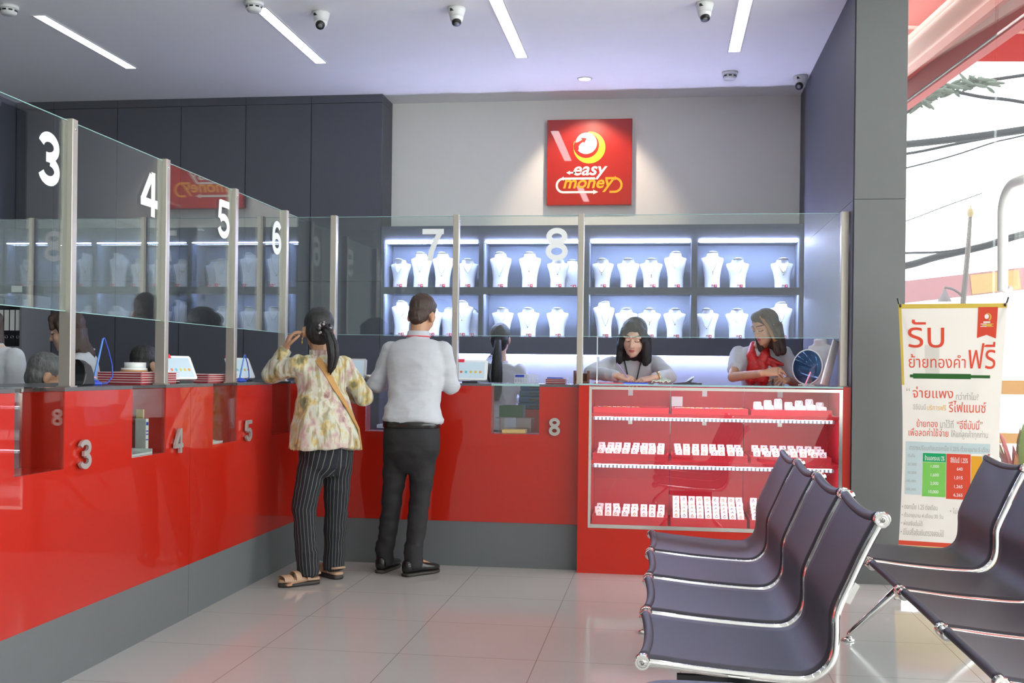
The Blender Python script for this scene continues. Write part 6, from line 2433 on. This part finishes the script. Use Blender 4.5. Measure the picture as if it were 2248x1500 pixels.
def long_sides(b, h, drop, wide=0.080, front=0.018, gap=0.0):
    """hair falling beside and behind the face down to `drop` below the head centre"""
    for q in (1, -1):
        h.cap(b, (0.022 + gap, 0.060 * q, 0.055), (front, wide * q, -0.055), 0.024, 0.026)
        h.cap(b, (front, wide * q, -0.055), (front + 0.004, (wide + 0.002) * q, -drop), 0.027, 0.022)
        h.cap(b, (-0.030, wide * 0.95 * q, -0.02), (-0.030, (wide + 0.004) * q, -drop), 0.036, 0.030)
    h.cap(b, (-0.070, 0, -0.02), (-0.066, 0, -drop), 0.055, 0.040)
    h.cap(b, (-0.064, 0.04, -0.02), (-0.060, 0.045, -drop), 0.05, 0.036)
    h.cap(b, (-0.064, -0.04, -0.02), (-0.060, -0.045, -drop), 0.05, 0.036)


no = lambda b, h: None
# the woman writing on the case
h1 = Head((-0.192, 7.315, 1.470), (-0.14, -1), 0.34, -0.08, 1.04)
p, bd, J = staff('person with a black bob and white shirt, writing on top of the jewellery case', (-0.20, 7.66, 0.90), (0.0, -1), 0.42, 0.97, h1,
                 {'R': ((-0.475, 7.30, 1.235), (-0.285, 7.09, 1.212), (0.85, -0.25, -0.15), (0, 0.45, -1), 0.75), 'L': ((0.045, 7.33, 1.215), (-0.055, 7.06, 1.205), (-0.85, -0.35, -0.15), (0, 0.3, -1), 0.30)}, no, m_skinf, (-0.2, 7.6, 0), voxel=0.0031)
b = B()
cap_hair(b, h1)
long_sides(b, h1, 0.155, 0.084, 0.030)
h1.cap(b, (0.055, 0.052, 0.075), (0.055, 0.066, 0.0), 0.022, 0.018)
h1.cap(b, (0.062, 0.0, 0.105), (0.050, -0.062, 0.03), 0.024, 0.020)
h1.cap(b, (0.055, -0.062, 0.05), (0.040, -0.078, -0.06), 0.020, 0.024)
add_hair(p, b, m_hairb, 'straight black bob with a side parting')
b = B()
for q in (1, -1):
    b.tube([bd.at(0.53, 0.020, 0.062 * q), bd.at(0.50, 0.068, 0.058 * q), bd.at(0.46, 0.098, 0.046 * q), bd.at(0.42, 0.118, 0.036 * q), bd.at(0.36, 0.134, 0.022 * q), bd.at(0.27, 0.130, 0.004 * q)], 0.0042, 6)
part('lanyard', b, m_black, p, 'black lanyard')
b = B()
wv = V((-0.85, -0.35, -0.15)).normalized()
wu, ww_ = B.perp(wv)
wc = V((-0.055, 7.06, 1.205)) - wv * 0.03
b.tube([wc + wu * (0.030 * math.cos(t)) + ww_ * (0.030 * math.sin(t)) for t in [i * math.pi / 8 for i in range(16)]], 0.0045, 6, closed=True)
b.ell(wc + Z * 0.03, 0.012, 0.012, 0.006, nu=12, nv=8)
part('wristwatch', b, m_gold, p, 'small gold wristwatch')
b = B()
pt = V((-0.205, 7.055, 1.180))
b.capsule(pt, pt + V((-0.085, -0.01, 0.115)), 0.0042, 0.004, 8)
thing('pen', b, M('lilac_pen', (0.35, 0.25, 0.5), rough=0.3), 'lilac pen held by the writing woman', 'pen')

# the woman with the red scarf
h2 = Head((0.665, 7.375, 1.545), (-0.78, -0.62), 0.34, 0.0, 0.95)
p, bd, J = staff('person with long brown hair and a red patterned scarf standing behind the case', (0.685, 7.62, 0.93), (-0.30, -0.95), 0.22, 1.0, h2,
                 {'R': ((0.455, 7.30, 1.215), (0.640, 7.09, 1.245), (0.88, -0.2, 0.12), (0.1, 0.6, -0.8), 0.45), 'L': ((0.90, 7.46, 1.17), (0.80, 7.25, 1.20), (-0.5, -0.8, 0.0), (-0.4, 0, -0.9), 0.3)}, no, m_skin, (0.68, 7.6, 0), short=True, voxel=0.0033)
b = B()
cap_hair(b, h2)
long_sides(b, h2, 0.185, 0.076, 0.010)
add_hair(p, b, m_hairbr, 'shoulder-length brown hair')
b = B()
for q in range(5):
    h2.cap(b, (0.060 - 0.006 * q, 0.044, 0.096), (0.052 - 0.007 * q, 0.074, 0.03), 0.006, 0.006, 8)
    h2.cap(b, (0.052 - 0.007 * q, 0.074, 0.03), (0.038 - 0.006 * q, 0.095 + 0.001 * q, -0.09), 0.006, 0.004, 8)
part('hair_streak', b, m_hairhi, p, 'lighter golden streak in the hair')
b = B()
for q in (1, -1):
    b.capsule(bd.at(0.51, -0.02, 0.05 * q), bd.at(0.46, 0.085, 0.045 * q), 0.030, 0.036)
    b.capsule(bd.at(0.46, 0.085, 0.045 * q), bd.at(0.38, 0.118, 0.015 * q), 0.036, 0.040)
b.capsule(bd.at(0.40, 0.115, 0.03), bd.at(0.31, 0.125, 0.03), 0.040, 0.050)
b.capsule(bd.at(0.40, 0.11, -0.03), bd.at(0.31, 0.12, -0.045), 0.040, 0.045)
b.capsule(bd.at(0.44, 0.085, 0.06), bd.at(0.40, 0.09, 0.16), 0.026, 0.012)
b.capsule(bd.at(0.44, 0.085, 0.06), bd.at(0.36, 0.10, 0.13), 0.024, 0.014)
part('scarf', remeshed(b, 0.007, 2, 'scarf'), m_scarf, p, 'red patterned neck scarf')
b = B()
wv = (V((0.87, 7.16, 1.195)) - V((0.90, 7.42, 1.17))).normalized()
b.obox(bd.at(0.45, 0.0, -0.155) + V((-0.05, -0.02, -0.075)), V((0.004, 0.0, 0.002)), V((0, 0.016, 0)), V((0, 0, 0.035)))
part('sleeve_badge', b, m_tagwhite, p)
b = B()
wc = V((0.64, 7.09, 1.245)) + V((0.05, -0.03, -0.065))
b.ell(wc, 0.010, 0.006, 0.012, nu=12, nv=8)
b.tube([wc + V((0, 0, 0.03)), wc, wc - V((0, 0, 0.0))], 0.006, 6)
part('wristwatch', b, m_black, p, 'small dark wristwatch')

# the woman with the ponytail, seen from behind
h3 = Head((-1.228, 8.235, 1.475), (0, 1), 0.15, 0.0, 0.95)
p, bd, J = staff('person with a long straight ponytail standing behind hatch 8, seen from behind', (-1.228, 8.20, 0.80), (0, 1), 0.05, 0.97, h3,
                 {'L': ((-1.44, 8.24, 1.02), (-1.33, 8.42, 1.02), (0.3, 0.9, 0), (0, 0, -1), 0.4), 'R': ((-1.02, 8.24, 1.02), (-1.12, 8.42, 1.02), (-0.3, 0.9, 0), (0, 0, -1), 0.4)}, no, m_skinf, (-1.228, 8.2, 0), voxel=0.006)
b = B()
cap_hair(b, h3)
h3.e(b, -0.045, 0, -0.035, 0.058, 0.064, 0.07)
add_hair(p, b, m_hairb, 'smooth black hair drawn back')
b = B()
tb = h3.p(-0.115, 0, -0.015)
b.tube([tb + V((0, 0.02, 0)), tb + V((0, -0.02, -0.02)), tb + V((-0.002, -0.035, -0.12)), tb + V((-0.004, -0.03, -0.26)), tb + V((-0.004, -0.025, -0.40)), tb + V((-0.002, -0.025, -0.46))], [0.018, 0.026, 0.036, 0.044, 0.040, 0.020], 14)
for q in range(6):
    b.tube([tb + V((-0.02 - 0.004 * q, -0.03, -0.10)), tb + V((-0.05 - 0.012 * q, -0.04, -0.20)), tb + V((-0.065 - 0.004 * q, -0.035, -0.28)), tb + V((-0.04, -0.035, -0.36))], 0.0025, 5)
part('ponytail', b, m_hairb, p, 'long straight black ponytail')

# the woman in profile behind post 3
h4 = Head((-3.475, 6.0, 1.442), (-0.97, -0.25), 0.25, 0.0, 0.98)
p, bd, J = staff('person with long brown hair in profile behind post 3, looking down', (-3.335, 6.06, 0.83), (-0.90, -0.3), 0.14, 0.97, h4,
                 {'L': ((-3.46, 5.78, 1.02), (-3.66, 5.84, 1.05), (-0.8, 0.2, 0), (0, 0, -1), 0.4), 'R': ((-3.50, 6.25, 1.02), (-3.68, 6.10, 1.05), (-0.8, -0.2, 0), (0, 0, -1), 0.4)}, no, m_skinf, (-3.38, 6.05, 0), voxel=0.0048)
b = B()
cap_hair(b, h4)
long_sides(b, h4, 0.12, 0.070, -0.012)
h4.cap(b, (-0.06, 0.02, -0.05), (-0.105, 0.02, -0.17), 0.055, 0.034)
h4.cap(b, (-0.05, 0.05, -0.05), (-0.080, 0.05, -0.17), 0.042, 0.030)
h4.cap(b, (-0.05, -0.05, -0.05), (-0.080, -0.05, -0.17), 0.042, 0.030)
h4.cap(b, (0.050, 0.045, 0.090), (0.060, 0.062, 0.03), 0.020, 0.014)
add_hair(p, b, m_hairbr, 'long dark brown hair')

# seated people behind the left counter
def stool(x, y, z, lab):
    b = B()
    for k in range(5):
        a = k * 2 * math.pi / 5
        b.tube([V((x, y, 0.08)), V((x + 0.17 * math.cos(a), y + 0.17 * math.sin(a), 0.04))], 0.016, 8)
        b.ell((x + 0.17 * math.cos(a), y + 0.17 * math.sin(a), 0.0225), 0.022, 0.022, 0.022, nu=10, nv=8)
    t = thing('office_stool', b, m_black, lab, 'stool')
    b = B()
    b.cyl((x, y, 0.06), (x, y, z - 0.06), 0.025)
    part('gas_post', b, m_chrome, t)
    b = B()
    b.loft([B.ring((x, y, z - q), X * r, Y * r, 24) for q, r in ((0.06, 0.17), (0.05, 0.19), (0.015, 0.19), (0.001, 0.17))])
    part('cushion', b, m_black, t)


h5 = Head((-3.172, 5.30, 1.182), (0.75, 0.66), 0.35, 0.0, 0.95)
p, bd, J = staff('person with short grey hair sitting low behind the counter left of post 3', (-3.27, 5.22, 0.565), (0.75, 0.66), 0.14, 0.97, h5,
                 {'L': ((-3.28, 5.48, 0.83), (-3.03, 5.55, 0.80), (0.75, 0.5, 0), (0, 0, -1), 0.4), 'R': ((-3.05, 5.14, 0.83), (-2.95, 5.36, 0.80), (0.6, 0.66, 0), (0, 0, -1), 0.4)}, no, m_skin, (-3.25, 5.23, 0), seated=True, rings=MAL, voxel=0.005)
b = B()
cap_hair(b, h5)
add_hair(p, b, m_hairg, 'short grey hair')
stool(-3.27, 5.22, 0.452, 'black office stool under the grey-haired person')
h6 = Head((-3.14, 6.33, 1.250), (0.35, 0.94), 0.15, 0.0, 0.95)
p, bd, J = staff('person with short black hair sitting behind the tape roll and pink trays', (-3.17, 6.27, 0.60), (0.35, 0.94), 0.10, 0.97, h6,
                 {'L': ((-3.36, 6.42, 0.86), (-3.14, 6.60, 0.83), (0.6, 0.7, 0), (0, 0, -1), 0.4), 'R': ((-2.98, 6.28, 0.86), (-2.96, 6.52, 0.83), (0.2, 0.9, 0), (0, 0, -1), 0.4)}, no, m_skin, (-3.17, 6.27, 0), seated=True, rings=MAL, voxel=0.006)
b = B()
cap_hair(b, h6)
h6.e(b, -0.045, 0, -0.03, 0.06, 0.068, 0.075)
add_hair(p, b, m_hairb, 'short thick black hair')
stool(-3.17, 6.27, 0.487, 'black office stool under the black-haired person')
h7 = Head((-3.66, 5.45, 1.495), (-0.3, -0.95), 0.2, 0.0, 0.95)
p, bd, J = staff('person in a white shirt cut off by the left edge of the picture', (-3.58, 5.50, 0.83), (-0.3, -0.95), 0.06, 1.0, h7,
                 {'L': ((-3.41, 5.40, 1.06), (-3.52, 5.18, 1.04), (-0.3, -0.9, 0), (0, 0, -1), 0.4), 'R': ((-3.84, 5.47, 1.06), (-3.78, 5.23, 1.04), (0, -0.9, 0), (0, 0, -1), 0.4)}, no, m_skinf, (-3.58, 5.50, 0), voxel=0.006)
b = B()
cap_hair(b, h7)
long_sides(b, h7, 0.16, 0.074, -0.005)
add_hair(p, b, m_hairbr, 'brown hair')
